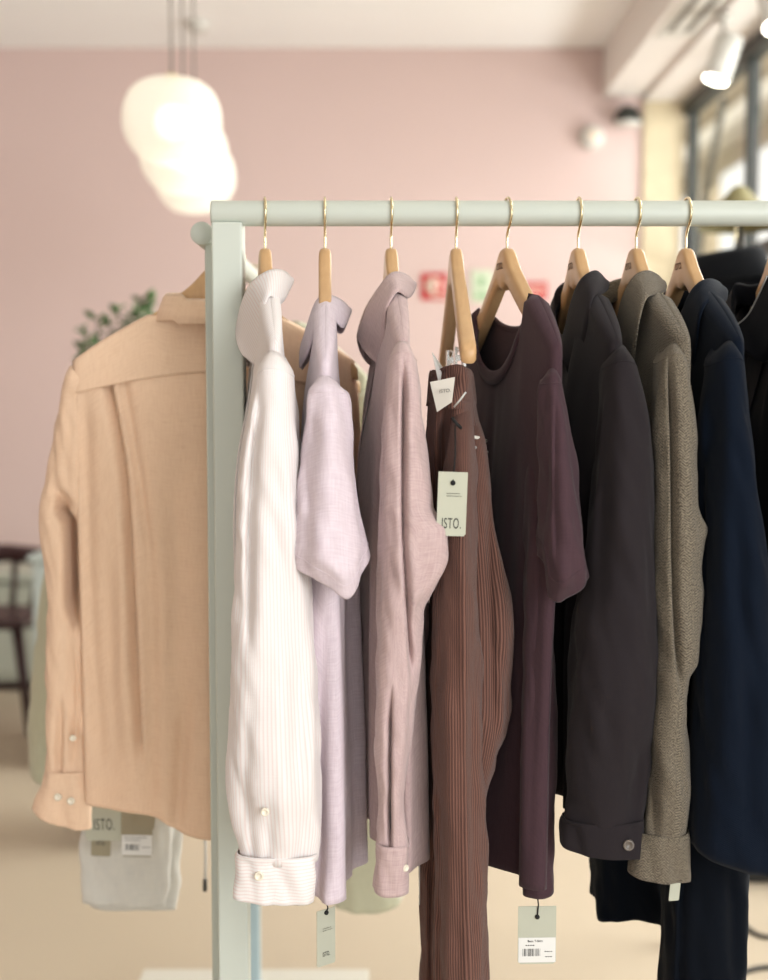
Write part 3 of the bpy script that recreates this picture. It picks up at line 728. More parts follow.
# 1 white striped shirt
xa = wx(265, YR); ph = rad(8)
hanger(xa, ph, 'wooden hanger holding the white striped shirt, first on the front rail', zr, print_=False)
g = thing('striped_shirt', 'white long sleeve shirt with fine pink stripes, first on the front rail', 'shirt', (xa, YR, HZ), 'shirts on the front rail')
b = gbody(xa, ph, (.87, .87), (.015, .024, .042, .04), (.02, .026, .02, .02), drN=(.0, .02), seed=1)
b.mesh('torso', M['f_white'], g)
b.panel('placket', .46, .54, 0.02, 1, 1, M['f_white'], g)
collar([((289,276,0),(291,285,0)), ((281,271,.05),(281,304,.062)), ((268,272,.07),(271,296,.088)), ((252,283,.068),(265,306,.095)), ((243,300,.052),(263,340,.092)), ((239,318,.032),(261,367,.08)), ((238,330,.012),(243,356,.05))], ph, xa, M['f_white'], g)
s, P = sleeve('sleeve', [(352,264,286,1.565,.03),(366,257,293,1.55,.043),(385,255,294,1.545,.045),(424,250,297,1.54,.05),(460,246,300,1.54,.052),(497,241,303,1.54,.053),(534,237,306,1.54,.055),(571,235,308,1.54,.055),(620,234,311,1.54,.055),(716,230,317,1.54,.055),(774,229,320,1.54,.052),(820,232,320,1.54,.036),(852,238,317,1.54,.025),(860,239,316,1.54,.022)],
    M['f_white'], g, top=9, creases=[dict(p=[(400,258),(480,249),(560,247),(640,248)], a=.016, w=7, steep=1), dict(p=[(560,286),(700,297),(840,300)], a=.008, w=9), dict(p=[(780,272),(858,268)], a=.006, w=4, out=5), dict(p=[(800,248),(858,252)], a=.007, w=5, out=5), dict(p=[(700,250),(830,243)], a=.006, w=6)], seed=3, wave=.012)
seam(P, 3, M['f_white'], s)
cu, P = sleeve('cuff', [(851,237.4,317.8,1.54,.0265),(870,237,318.5,1.54,.0235),(896,237,313,1.54,.020)], M['f_whitecuff'], g, hem={0:4, 90:3, 180:0, 270:0}, hemr=.5, nr=16, uvswap=True, pw=2.6)
cuffbuttons(cu, [(259, 876, 1.517)], .0058)
cuffbuttons(g, [(265, 812, 1.487)], .005)
sleeve('sleeve', [(400,262,292,1.95,.04),(500,258,296,1.96,.045),(700,258,300,1.97,.045),(830,262,296,1.97,.04)], M['f_white'], g, seed=4, wave=.02)
# 2 lilac short sleeve shirt
xa = wx(325, YR); ph = rad(2.5)
hanger(xa, ph, 'wooden hanger holding the lilac shirt, second on the front rail', zr, print_=False, drop=.165)
g = thing('linen_shirt', 'pale lilac short sleeve linen shirt, second on the front rail', 'shirt', (xa, YR, HZ), 'shirts on the front rail')
b = gbody(xa, ph, (z_of(903, 1.56), .80), (.018, .034, .035, .03), (.016, .022, .034, .042), drN=(.0, .02), drF=(.005, -.03), seed=5, wamp=.009, zt=HZ - .158)
b.zn = HZ - .080
b.mesh('torso', M['f_lilac'], g, creases=[dict(p=[(600,327),(750,324),(890,322)], a=.02, w=8)], front=lambda p: 1 if p.y < 1.68 else 0)
b.panel('placket', .46, .54, 0.02, 1, 1, M['f_lilac'], g)
collar([((347,306,0),(349,316,0)), ((340,300,.042),(343,328,.056)), ((328,296,.066),(332,318,.086)), ((318,300,.07),(319,321,.092)), ((312,311,.058),(314,335,.086)), ((308,324,.036),(307,356,.066)), ((306,334,.014),(300,368,.045))], ph, xa, M['f_lilac'], g)
s, P = sleeve('sleeve', [(376,314,338,1.562,.028),(386,308,345,1.55,.041),(400,307,348,1.545,.046),(424,305,351,1.54,.05),(460,302,355,1.54,.055),(497,298,359,1.535,.06),(534,292,364,1.53,.064),(558,288,368,1.53,.04)],
    M['f_lilac'], g, top=9, hem={0:0, 35:16, 62:36, 90:22, 130:8, 180:-2, 270:-10}, hemr=.45, seed=6, wave=.008, creases=[dict(p=[(400,318),(470,310),(560,306)], a=.007, w=7)], pw=2.1)
seam(P, 8, M['f_lilac'], s)
seam(P, 84, M['f_lilac'], s)
sleeve('sleeve', [(400,322,348,1.95,.04),(450,318,350,1.96,.05),(540,314,356,1.97,.055)], M['f_lilac'], g, seed=7)
tag(g, at(326, 937, 1.60), .0285, .073, rad(38), M['card'], txt='ISTO.', tsize=.0085, toff=-.3, lines=True, cordtop=at(327, 903, 1.6), cordto=.44)
# 3 mauve long sleeve shirt
xa = wx(391, YR); ph = rad(3.5)
hanger(xa, ph, 'wooden hanger holding the mauve shirt, third on the front rail', zr, print_=False)
g = thing('flannel_shirt', 'dusty mauve long sleeve button-down shirt, third on the front rail', 'shirt', (xa, YR, HZ), 'shirts on the front rail')
b = gbody(xa, ph, (z_of(868, 1.58), .83), (.018, .036, .042, .045), (.014, .02, .03, .034), drN=(.008, .03), drF=(0, -.02), seed=9, wamp=.010,
    hemf=lambda t, s: .02 * sin(PI * t) * s + .012 * sin(9 * t))
b.mesh('torso', M['f_mauve'], g)
b.panel('placket', .455, .545, 0.02, 1, 1, M['f_mauve'], g, off=.003)
collar([((411,280,0),(414,289,0)), ((402,273.5,.045),(409,298,.06)), ((390,275,.07),(397,292,.088)), ((378,290,.07),(386,312,.094)), ((367,309,.05),(385,340,.085)), ((361,328,.026),(384,366,.07)), ((360,336,.012),(370,358,.05))], ph, xa, M['f_mauve'], g)
button('collar_button', at(381, 363, 1.672), (-.3, -1, .1), .0045, M['button'], g)
s, P = sleeve('sleeve', [(342,393,411,1.562,.027),(354,388,416,1.55,.039),(372,387,418,1.545,.043),(400,386,421,1.54,.046),(440,384,425,1.54,.048),(470,383,428,1.54,.05),(505,381,432,1.54,.052),(516,381,440,1.54,.054),(526,380,452,1.54,.055),(540,380,451,1.54,.055),(553,380,449,1.54,.055),(578,379,440,1.54,.053),(600,379,425,1.54,.05),(630,379,419,1.54,.048),(670,378,417,1.54,.046),(733,377,411,1.54,.042),(797,380,406,1.54,.03),(836,379,407,1.54,.024),(843,377,408,1.54,.024)],
    M['f_mauve'], g, top=9, creases=[dict(p=[(372,403),(440,402),(506,402),(600,406),(672,410)], a=.026, w=4.2, steep=1), dict(p=[(700,392),(760,391),(838,391)], a=.022, w=3.5, steep=-1, out=6), dict(p=[(505,432),(530,440)], a=.006, w=6, out=20, **{'in': 8}), dict(p=[(360,396),(430,393)], a=.004, w=6)], seed=11, wave=.006, nr=140, nc=110)
seam(P, 3, M['f_mauve'], s)
cu, P = sleeve('cuff', [(840,377,408.6,1.54,.026),(860,375,408,1.54,.024),(888,373,406,1.54,.021)], M['f_mauve'], g, hem={0:2, 90:3, 180:0, 270:0}, hemr=.5, nr=14, pw=2.6)
button('button', at(405.5, 868, 1.522), (.8, -1, 0), .0045, M['button'], cu)
sleeve('sleeve', [(395,378,408,1.95,.04),(500,372,412,1.96,.045),(700,372,410,1.97,.045),(815,376,404,1.97,.036)], M['f_mauve'], g, seed=12, wave=.02)
tube('hanging_thread', [at(419.5, 848, 1.6), at(419.5, 905, 1.6)], .0007, M['cordw'], g, n=6)
# 4 corduroy trousers
xa = wx(456, YR); ph = rad(1.2)
h = hanger(xa, ph, 'wooden hanger with bare arms and clips over the brown corduroy trousers', zr, print_=False, thick=(.0086, .0098), drop=.136)
u = Vector((sin(ph), -cos(ph), 0))
for k, (ux, px, py) in enumerate(((.10, 448, 372), (-.05, 437, 372))):
    pass
tube('clip_bar', [Vector((xa, YR, 1.50)) + u * .155 + Vector((0, 0, -.045)), Vector((xa, YR, 1.455)) + u * .09, Vector((xa, YR, 1.45)), Vector((xa, YR, 1.455)) - u * .09, Vector((xa, YR, 1.50)) - u * .155 + Vector((0, 0, -.045))], .0022, M['steel'], h, n=8)
for s_ in (1, -1):
    cc = Vector((xa, YR, 1.437)) + u * .075 * s_
    V, Fc = join(boxv(cc.x - .007, cc.y - .014, cc.z - .028, cc.x - .004, cc.y + .014, cc.z + .018), boxv(cc.x + .004, cc.y - .014, cc.z - .028, cc.x + .007, cc.y + .014, cc.z + .018), boxv(cc.x - .006, cc.y - .004, cc.z + .0, cc.x + .006, cc.y + .004, cc.z + .008))
    mk('clip', V, Fc, M['steel'], h, smooth=False, label='steel trouser clip')
g = thing('corduroy_trousers', 'brown ribbed corduroy trousers clipped to a bare hanger, fourth on the front rail', 'trousers', (xa, YR, 1.43))
TY = 1.66
# waistband: flattened ring, near end to the right
wb_rows = [(380,430,471,TY,.075),(396,431,473,TY,.078),(412,432,476,TY,.08)]
sleeve('waistband', [(366,433,470,TY,.078),(384,432,471,TY,.08),(404,430,473,TY,.082)], M['f_cord'], g, hem={0:0,90:4,180:2,270:0}, nr=14, seed=21, wave=.04, thick=.004, top=12)
# upper part (hips), then the legs
sleeve('hips', [(400,429,474,TY,.082),(430,427,479,TY+.01,.09),(460,426,485,TY+.02,.10),(520,428,484,TY+.04,.105),(580,432,482,TY+.05,.10),(640,436,480,TY+.06,.09),(700,440,478,TY+.07,.08)], M['f_cord'], g, nr=90, seed=22, wave=.012,
    creases=[dict(p=[(405,447),(440,444),(520,446),(600,447)], a=.03, w=6), dict(p=[(430,474),(520,477),(620,480),(690,480)], a=.03, w=6, steep=-1)])
sleeve('leg', [(394,454,468,1.62,.012),(440,450,474,1.578,.03),(480,446,475,1.57,.04),(520,440,475,1.565,.045),(600,436,477,1.56,.05),(700,435,479,1.56,.05),(800,435,481,1.56,.05),(900,436,484,1.56,.05),(1000,437,488,1.56,.05),(1100,438,490,1.56,.05)], M['f_cord'], g, seed=23, wave=.004, nr=120,
    creases=[dict(p=[(480,460),(600,463),(760,465),(1000,467)], a=-.006, w=4), dict(p=[(640,441),(800,440),(1000,441)], a=.008, w=4)])
sleeve('leg', [(560,430,470,1.68,.04),(700,428,466,1.68,.045),(850,423,460,1.68,.045),(900,421,458,1.68,.045),(1060,420,458,1.68,.045)], M['f_cord'], g, seed=24, wave=.02, nr=90, creases=[dict(p=[(860,432),(990,431)], a=.01, w=3)])
sleeve('leg', [(408,466,474,1.65,.01),(440,462,484,1.62,.03),(500,463,491,1.60,.035),(560,462,503,1.60,.035),(640,462,512,1.60,.035),(702,463,511,1.60,.035),(760,463,495,1.60,.035),(795,463,484,1.60,.035),(900,462,480,1.60,.035),(1040,462,482,1.60,.035)], M['f_cord'], g, seed=25, wave=.004, nr=100, creases=[dict(p=[(500,488),(600,491),(720,494)], a=.008, w=4)])
# waistband label, pocket and tab
V, Fc = [], []
lp = [at(430, 382, 1.57), at(455, 377, 1.565), at(452, 402, 1.565), at(437, 412, 1.57)]
mk('woven_label', lp, [(0, 1, 2, 3)], M['f_label'], g, solid=.0006, smooth=False, label='pale woven label')
text('label_print', 'ISTO.', .006, at(445, 391, 1.562), (1, .1, .12), (0, 0, 1), M['ink'], g)
mk('pocket_edge', *tubev([at(473, 437, 1.578), at(480, 438, 1.60), at(486, 441, 1.64)], .0022, 8), M['f_label'], g, label='pale pocket edge')
mk('pocket_edge', *tubev([at(473, 447, 1.578), at(480, 449, 1.60), at(487, 452, 1.64)], .0022, 8), M['thread'], g, label='pale pocket edge')
mk('inner_paper', [at(432, 352, 1.60), at(438, 380, 1.60), at(446, 383, 1.60), at(453, 352, 1.62), at(446, 372, 1.61)], [(0, 1, 2, 4), (4, 2, 3)], M['sticker'], g, solid=.0006, smooth=False, label='white paper tag')
tube('tag_fastener', [at(454, 407, 1.535), at(460, 400, 1.53), at(466, 392, 1.53)], .0012, M['cordw'], g, n=6, label='white plastic fastener')
tg = tag(g, at(452, 504, 1.50), .0342, .0745, rad(4), M['card'], txt='ISTO.', tsize=.0175, toff=-.31, lines=True, cordtop=at(455, 425, 1.525), cordto=.33, tilt=rad(-2))
tube('cord_knot', [at(452, 418, 1.525), at(457, 424, 1.52), at(461, 428, 1.525)], .002, M['cordb'], g, n=8)
# 5 plum t-shirt
xa = wx(507, YR); ph = rad(11)
hanger(xa, ph, 'wooden hanger with both arms showing above the plum t-shirt', zr, thick=(.009, .0088), drop=.134)
g = thing('plum_t_shirt', 'plum crew neck short sleeve t-shirt with a hanging price tag', 't-shirt', (xa, YR, HZ))
b = gbody(xa, ph, (z_of(884, 1.56), z_of(796, 1.92)), (.012, .022, .028, .034), (.012, .018, .022, .024), nk=.28, half=.218, thr=.016, df=.095, db=.035, seed=31, wamp=.010, drN=(-.012, .0), drF=(-.01, 0),
    hemf=lambda t, s: -.008 * s * sin(PI * t), kf=.8)
b.zn = HZ - .070; b.zt = HZ - .142
b.mesh('torso', M['f_plum'], g, creases=[dict(p=[(420,540),(560,537),(700,535),(860,533)], a=.006, w=6)])
# ribbed neckband round the opening
NB = []
nb_n = 60
for k in range(nb_n):
    a = 2 * PI * k / nb_n; t_ = .5 + (b.nk - .002) * cos(a); s_ = 1 if sin(a) > 0 else -1
    p0_ = b.pt(t_, s_, 0); p0_.z = b.zn - (b.df if s_ > 0 else b.db) * abs(sin(a)) ** 1.1
    p1_ = Vector(p0_); p1_ += Vector((b.n.x, b.n.y, 0)) * s_ * .002 * abs(sin(a)); NB.append(p1_)
Pn = [[p + Vector((0, 0, dz)) + Vector((b.n.x, b.n.y, 0)) * (1 if k < nb_n / 2 else -1) * ox for k, p in enumerate(NB)] for dz, ox in ((-.016, .0012), (-.008, .0022), (0, .001), (.002, -.001), (-.004, -.003))]
v, f, u_ = gridm(Pn, True); mk('neckband', v, f, M['f_plum'], g, uvs=u_, solid=.0015)
s, P = sleeve('sleeve', [(366,545,556,1.568,.02),(376,541,560,1.557,.033),(390,541,562,1.555,.036),(420,540,567,1.55,.042),(460,540,573,1.545,.048),(500,539.5,578,1.54,.052),(540,539,583,1.535,.056),(560,539,589,1.53,.034)],
    M['f_plum'], g, top=9, hem={0:10, 30:17, 60:26, 90:33, 112:38, 132:34, 150:2, 180:-4, 270:-8}, hemr=.4, seed=33, wave=.004, creases=[dict(p=[(400,556),(480,555),(570,556)], a=.005, w=5, steep=1)], pw=2.1)
seam(P, 8, M['f_plum'], s)
seam(P, 82, M['f_plum'], s)
sleeve('hem_fold', [(548,538.5,586,1.532,.059),(564,538.5,588,1.53,.061)], M['f_plum'], g, hem={0:14, 50:34, 90:34, 120:26, 150:2, 180:-4, 270:-6}, hemr=1, nr=10, pw=2.1) if False else None
sleeve('sleeve', [(395,470,492,1.96,.035),(450,466,496,1.97,.045),(540,464,500,1.98,.05)], M['f_plum'], g, seed=34)
sleeve('back_fold', [(385,543,556,1.62,.02),(430,536,555,1.61,.025),(480,529,553,1.60,.03),(600,525,554,1.585,.035),(750,523,555,1.58,.025),(870,524,554,1.58,.018),(890,524,554,1.58,.016)], M['f_plum'], g, hem={0:-4, 90:4, 180:4, 270:0}, seed=35, wave=.006, creases=[dict(p=[(620,548),(760,542),(850,540)], a=.008, w=4, steep=1)])
tag(g, at(537, 935, 1.585), .048, .0745, rad(2), M['card'], barcode='shirt', cordtop=at(537, 892, 1.583), cordto=.32)
# 6 charcoal overshirt
xa = wx(578, YR); ph = rad(4)
hanger(xa, ph, 'wooden hanger under the charcoal overshirt collar', zr)
g = thing('overshirt', 'charcoal brown overshirt with one cuff button, beside the plum t-shirt', 'overshirt', (xa, YR, HZ), 'jackets on the front rail')
b = gbody(xa, ph, (z_of(812, 1.6), .86), (.02, .04, .045, .05), (.02, .028, .026, .026), drN=(.01, .02), seed=41, thr=.018, wamp=.009)
b.mesh('torso', M['f_char'], g)
b.panel('placket', .45, .55, 0.02, 1, 1, M['f_char'], g, off=.003)
collar([((603,280,0),(605,290,0)), ((597,272,.05),(602,294,.065)), ((587,275,.072),(593,298,.092)), ((578,285,.072),(588,318,.1)), ((571,303,.055),(584,348,.092)), ((565,328,.03),(580,372,.075)), ((562,342,.014),(568,372,.05))], ph, xa, M['f_char'], g)
s, P = sleeve('sleeve', [(346,608,625,1.568,.028),(358,602,633,1.553,.042),(372,601,636,1.55,.046),(403,600,641,1.545,.05),(436,599,644.5,1.54,.053),(469,596,647.5,1.54,.055),(501,593,649,1.54,.057),(560,588,651.5,1.54,.058),(630,574,652.5,1.54,.058),(680,571,653,1.54,.058),(719,569,652.5,1.54,.057),(765,567,649,1.54,.044),(809,565,642,1.54,.032),(822,564,641,1.54,.030)],
    M['f_char'], g, top=9, hem={0:12, 90:6, 180:-4, 270:-4}, creases=[dict(p=[(380,610),(460,604),(560,600)], a=.006, w=6), dict(p=[(740,640),(830,634)], a=.006, w=6)], seed=43, wave=.006)
seam(P, 3, M['f_char'], s)
cu, P = sleeve('cuff', [(816,563,642.5,1.54,.0325),(830,562,643.5,1.54,.0315),(844,563,643.5,1.54,.030)], M['f_char'], g, hem={0:10, 60:8, 90:6, 140:2, 180:-2, 270:-4}, hemr=1.0, nr=16, pw=2.4, wave=.01, seed=5)
cuffbuttons(cu, [(628.5, 845, 1.508)], .0068, M['hornb'])
sleeve('sleeve', [(395,575,602,1.95,.04),(500,568,606,1.96,.045),(700,566,606,1.97,.045),(800,570,600,1.97,.04)], M['f_char'], g, seed=44, wave=.02)
# 7 tweed overshirt
xa = wx(636, YR); ph = rad(5)
hanger(xa, ph, 'wooden hanger under the tweed collar', zr)
g = thing('tweed_overshirt', 'grey brown herringbone tweed overshirt between charcoal and navy garments', 'overshirt', (xa, YR, HZ), 'jackets on the front rail')
b = gbody(xa, ph, (.86, .86), (.02, .036, .03, .03), (.02, .026, .024, .02), drN=(.0, .03), seed=51, thr=.018, wamp=.006)
b.mesh('torso', M['f_tweed'], g)
b.panel('placket', .45, .55, 0.02, 1, 1, M['f_tweed'], g, off=.003)
collar([((660,280,0),(662,292,0)), ((650,272,.05),(659,294,.065)), ((637,275,.072),(647,298,.092)), ((627,288,.072),(640,317,.1)), ((620,306,.055),(636,342,.092)), ((616,326,.03),(632,366,.075)), ((614,342,.014),(620,368,.05))], ph, xa, M['f_tweed'], g)
s, P = sleeve('sleeve', [(344,661,677,1.568,.026),(356,656,684,1.553,.039),(371,655,687,1.55,.043),(400,654,689.5,1.545,.046),(436,653,691.5,1.54,.048),(501,653,693,1.54,.05),(514,653,696,1.54,.052),(527,653,702,1.54,.053),(540,653,699,1.54,.053),(585,652,697,1.54,.053),(630,652,695,1.54,.053),(657,650,692,1.54,.051),(675,649,685,1.54,.049),(719,648,684,1.54,.047),(787,645,686.5,1.54,.036),(826,643,686.5,1.54,.028),(834,642,686,1.54,.026)],
    M['f_tweed'], g, top=9, creases=[dict(p=[(365,669),(460,672),(560,673),(640,676),(690,681)], a=.016, w=4.5, steep=1), dict(p=[(740,652),(828,656)], a=.012, w=5), dict(p=[(510,696),(545,694)], a=.006, w=5)], seed=53, wave=.006, nr=130, nc=100)
seam(P, 3, M['f_tweed'], s)
cu, P = sleeve('cuff', [(829,638,687.2,1.54,.0285),(850,632,687,1.54,.028),(870,629.5,686.5,1.54,.026)], M['f_tweed'], g, hem={0:7, 90:5, 180:0, 270:0}, hemr=.6, nr=14, pw=2.5)
sleeve('sleeve', [(395,630,656,1.95,.04),(500,626,660,1.96,.045),(700,626,660,1.97,.045),(800,630,656,1.97,.04)], M['f_tweed'], g, seed=54, wave=.02)
tag(g, at(675, 887, 1.56), .0155, .034, rad(25), M['card'], tilt=rad(-6), cordtop=at(676, 868, 1.56))
# 8 navy coat
xa = wx(686, YR); ph = rad(4)
hanger(xa, ph, 'wooden hanger under the navy coat collar', zr)
g = thing('navy_coat', 'dark navy wool coat with a wide hanging sleeve, beside the tweed overshirt', 'coat', (xa, YR, HZ), 'jackets on the front rail')
b = gbody(xa, ph, (z_of(852, 1.6), .8), (.02, .03, .02, .02), (.02, .034, .05, .07), drN=(.02, .0), drF=(.02, 0), seed=61, thr=.018, wamp=.007)
b.mesh('torso', M['f_navy'], g)
b.panel('placket', .45, .55, 0.02, 1, 1, M['f_navy'], g, off=.003)
collar([((720,286,0),(723,297,0)), ((712,280,.05),(722,305,.065)), ((700,283,.072),(708,303,.092)), ((690,294,.072),(700,318,.1)), ((682,312,.055),(697,346,.092)), ((677,332,.03),(692,372,.075)), ((675,345,.014),(682,372,.05))], ph, xa, M['f_navy'], g)
s, P = sleeve('sleeve', [(342,715,732,1.568,.028),(356,707.5,740,1.553,.042),(380,707,743,1.55,.046),(410,705,746,1.545,.05),(450,703,750,1.54,.054),(501,700,755,1.54,.058),(560,698,760,1.54,.062),(640,696,772,1.54,.066),(740,693,787,1.54,.06),(836,689,800,1.54,.055),(846,689,802,1.54,.05)],
    M['f_navy'], g, top=9, hem={0:26, 90:14, 180:-6, 270:0}, hemr=.3, creases=[dict(p=[(390,716),(480,713),(600,712),(760,712)], a=.012, w=9), dict(p=[(560,740),(700,748),(850,752)], a=.008, w=8)], seed=63, wave=.008)
seam(P, 3, M['f_navy'], s)
sleeve('sleeve', [(395,690,718,1.95,.04),(500,690,722,1.96,.045),(700,692,724,1.97,.045),(800,694,722,1.97,.04)], M['f_navy'], g, seed=64, wave=.02)
# navy trousers under the coat
g = thing('navy_trousers', 'dark navy trousers hanging below the navy coat', 'trousers', (.45, 1.72, 1.2))
box('hanger_bar', (.40, 1.62, 1.33), (.46, 1.84, 1.345), M['wood'], g, bevel=.004)
sleeve('leg', [(470,690,735,1.7,.05),(600,686,738,1.68,.05),(700,680,740,1.66,.05),(860,664,746,1.64,.05),(930,663,746,1.64,.05),(970,662,745,1.64,.05),(990,661,743,1.64,.05),(1090,660,741,1.64,.05)], M['f_navy2'], g, seed=71, wave=.006, nr=110,
    creases=[dict(p=[(860,683),(930,681),(1050,679)], a=.012, w=6, steep=1), dict(p=[(860,730),(980,736)], a=.006, w=5)])
sleeve('leg', [(480,662,700,1.86,.04),(600,650,690,1.84,.045),(700,630,682,1.82,.05),(800,602,674,1.8,.05),(860,593,668,1.79,.05),(905,592,666,1.79,.05)], M['f_navy2'], g, hem={0:14, 40:12, 60:6, 90:2, 120:4, 150:8, 180:-8, 270:-4}, hemr=.15, seed=72, wave=.02, nr=110,
    creases=[dict(p=[(860,612),(912,609)], a=.01, w=6, out=2)])
# 9 black denim jacket at the right edge
xa = wx(778, YR); ph = rad(2)
hanger(xa, ph, 'wooden hanger at the right edge in the black denim jacket', zr, print_=False)
g = thing('denim_jacket', 'black denim jacket with pale topstitching, cut off by the right edge', 'jacket', (xa, YR, HZ), 'jackets on the front rail')
b = gbody(xa, ph, (.86, .86), (.02, .05, .05, .045), (.02, .028, .03, .03), seed=81, thr=.018, wamp=.007)
b.mesh('torso', M['f_denim'], g)
stl = [((808,285,0),(811,296,0)), ((800,277,.05),(808,303,.065)), ((786,277,.072),(795,303,.092)), ((769,276,.072),(785,312,.1)), ((758,300,.055),(776,338,.092)), ((748,317,.035),(765,362,.075)), ((733,329,.018),(745,352,.05))]
collar(stl, ph, xa, M['f_denim'], g)
kp = [at(q[0][0], q[0][1], YR - q[0][2]) + Vector((-.0035, -.004, 0)) for q in stl[3:]]
tube('topstitching', [cr([0., 1., 2., 3.], kp, k / 8) for k in range(25)], .0012, M['thread'], g, n=6, label='pale stitched edge')
b.panel('placket', .42, .58, 0.02, 1, 1, M['f_denim'], g, off=.003)
sleeve('sleeve', [(347,788,816,1.565,.03),(372,786,824,1.55,.045),(450,784,830,1.545,.05),(600,782,836,1.54,.055),(800,786,830,1.54,.045),(850,786,828,1.54,.044)], M['f_denim'], g, seed=83, wave=.01)
# ------------------------------------------------------------------ black jacket on a rack further back
YB2 = 3.2
g2 = thing('back_rack', 'second clothing rail standing behind, hidden by the front rail', 'clothing rack', (1.3, YB2, 0), None)
zb2 = at(760, 213, YB2).z
cyl('rail', (.73, YB2, zb2), (1.42, YB2, zb2), .011, M['frame'], g2)
box('post', (1.39, YB2 - .015, 0), (1.42, YB2 + .015, zb2), M['frame'], g2)
box('post', (.73, YB2 - .012, 0), (.75, YB2 + .012, zb2), M['frame'], g2)
bx2 = at(735, 262, YB2)
t = thing('clothes_hanger', 'hanger hidden in the blurred black jacket behind', 'hanger', (bx2.x, YB2, bx2.z))
tube('hook', [(bx2.x, YB2, bx2.z), (bx2.x, YB2, zb2 + .012)], .002, M['gold'], t, n=8)
hanger_mesh_body((bx2.x, YB2, bx2.z - .035), (.9, -.45), t, M['wood'], drop=.12, thick=(.008, .007))
g = thing('black_jacket', 'blurred black jacket hanging on the rack further back', 'jacket', (bx2.x, YB2, bx2.z))
ud = Vector((.9, -.45)).normalized()
b = Body((bx2.x + ud.x * .22, YB2 + ud.y * .22), (bx2.x - ud.x * .22, YB2 - ud.y * .22), bx2.z - .13, bx2.z - .015, .15, .02, .005, (bx2.z - .75, bx2.z - .75), (.03, .06, .06, .06), (.03, .06, .06, .06), seed=91)
b.mesh('torso', M['f_black'], g)
CP = []
for k in range(33):
    a = 2 * PI * k / 32; CP.append(a)
Pc = [[Vector((bx2.x - .015 + .072 * cos(a) + o_ * cos(a), YB2 + .055 * sin(a) + o_ * sin(a), bx2.z + dz + .012 * cos(a))) for a in CP[:-1]] for dz, o_ in ((-.05, -.004), (.018, 0), (.026, .004), (.016, .012), (-.045, .034))]
v, f, u_ = gridm(Pc, True); mk('collar', v, f, M['f_black'], g, uvs=u_, solid=.004)
for s_ in (1, -1):
    e = Vector((bx2.x + s_ * ud.x * .22, YB2 + s_ * ud.y * .22, bx2.z - .12))
    v, f = tubev([e + Vector((0, 0, .01)), e + Vector((s_ * .015, 0, -.05)), e + Vector((s_ * .03, 0, -.3)), e + Vector((s_ * .03, 0, -.58))], [.035, .06, .06, .045], 24)
    mk('sleeve', v, f, M['f_black'], g, uvs=[[(0, 0)] * len(q) for q in f])
# ------------------------------------------------------------------ side rail: peach shirt, pale trousers, sage shirt
YP = 1.93
def sx(px, Y): return wx(px, Y)
hanger(xs, 0, 'wooden hanger in the collar of the peach shirt', zs2, ud=(1, 0), Y=YP, print_=False, rr=.021, hz=.03, group='wooden hangers on the rack')
g = thing('peach_shirt', 'peach linen long sleeve shirt seen from the back, left of the rack post', 'shirt', (xs, YP, zs2 - .05))
zt = z_of(366, YP); zn_ = z_of(314, YP)
# near->far axis here runs right to left so that the 'front' sheet lies away from the camera
hem_key = [(83, 803), (120, 806), (158, 809), (172, 818), (190, 826), (213, 829), (250, 827), (280, 814), (320, 810), (345, 806)]
def hemz(t, side):
    px = 350 + (83 - 350) * t if True else 0
    ks = [float(k[0]) for k in hem_key]; py = cr(ks, [float(k[1]) for k in hem_key], px)
    return z_of(py, YP)
b = Body((sx(354, YP), YP), (sx(71, YP), YP), zt, zn_, .19, .05, .004, (0, 0), (.03, .045, .05, .05), (.008, .03, .04, .045), seed=101, wamp=.0045, drN=(-.0, 0), drF=(.006, 0), kf=.55)
b.n = Vector((0, 1))  # front sheet away from the camera
b.zbot = lambda t, side: hemz(t, side) + (.02 if side > 0 else 0); b.zb = (.8, .8)
pcr = [dict(p=[(386,110),(420,117),(480,126),(560,131),(640,135),(760,140)], a=.026, w=6, steep=-1, **{'in': 2}), dict(p=[(388,124),(470,138),(560,150)], a=.010, w=5, **{'in': 5}), dict(p=[(480,172),(560,176),(700,170),(800,168)], a=.008, w=11), dict(p=[(400,84),(560,88),(760,100)], a=.012, w=8), dict(p=[(560,108),(640,110),(760,116)], a=.008, w=8), dict(p=[(560,150),(700,152),(810,150)], a=.012, w=8), dict(p=[(700,184),(830,176)], a=.014, w=7), dict(p=[(480,120),(600,124),(700,122)], a=-.006, w=6)]
fr = lambda p: 1 if p.y < YP else 0
b.mesh('torso', M['f_peach'], g, creases=pcr, ns=110, nv=110, front=fr)
# yoke across the shoulders
Pk = []
for i in range(21):
    row = []
    for j in range(61):
        t = j / 60; px = 354 + (69 - 354) * t; zt_ = b.ztop(t, -1); pyb = 372 + 22 * (abs(t - .5) * 2) ** 1.5; zb_ = z_of(pyb, YP)
        z = zt_ + (zb_ - zt_) * i / 20; z0 = b.zbot(t, -1); v = (zt_ - z) / (zt_ - z0)
        p = b.pt(t, -1, v, .0022); row.append(p)
    Pk.append(row)
v, f, u_ = gridm(Pk, False); mk('yoke', v, f, M['f_peach'], g, uvs=u_, solid=.0016)
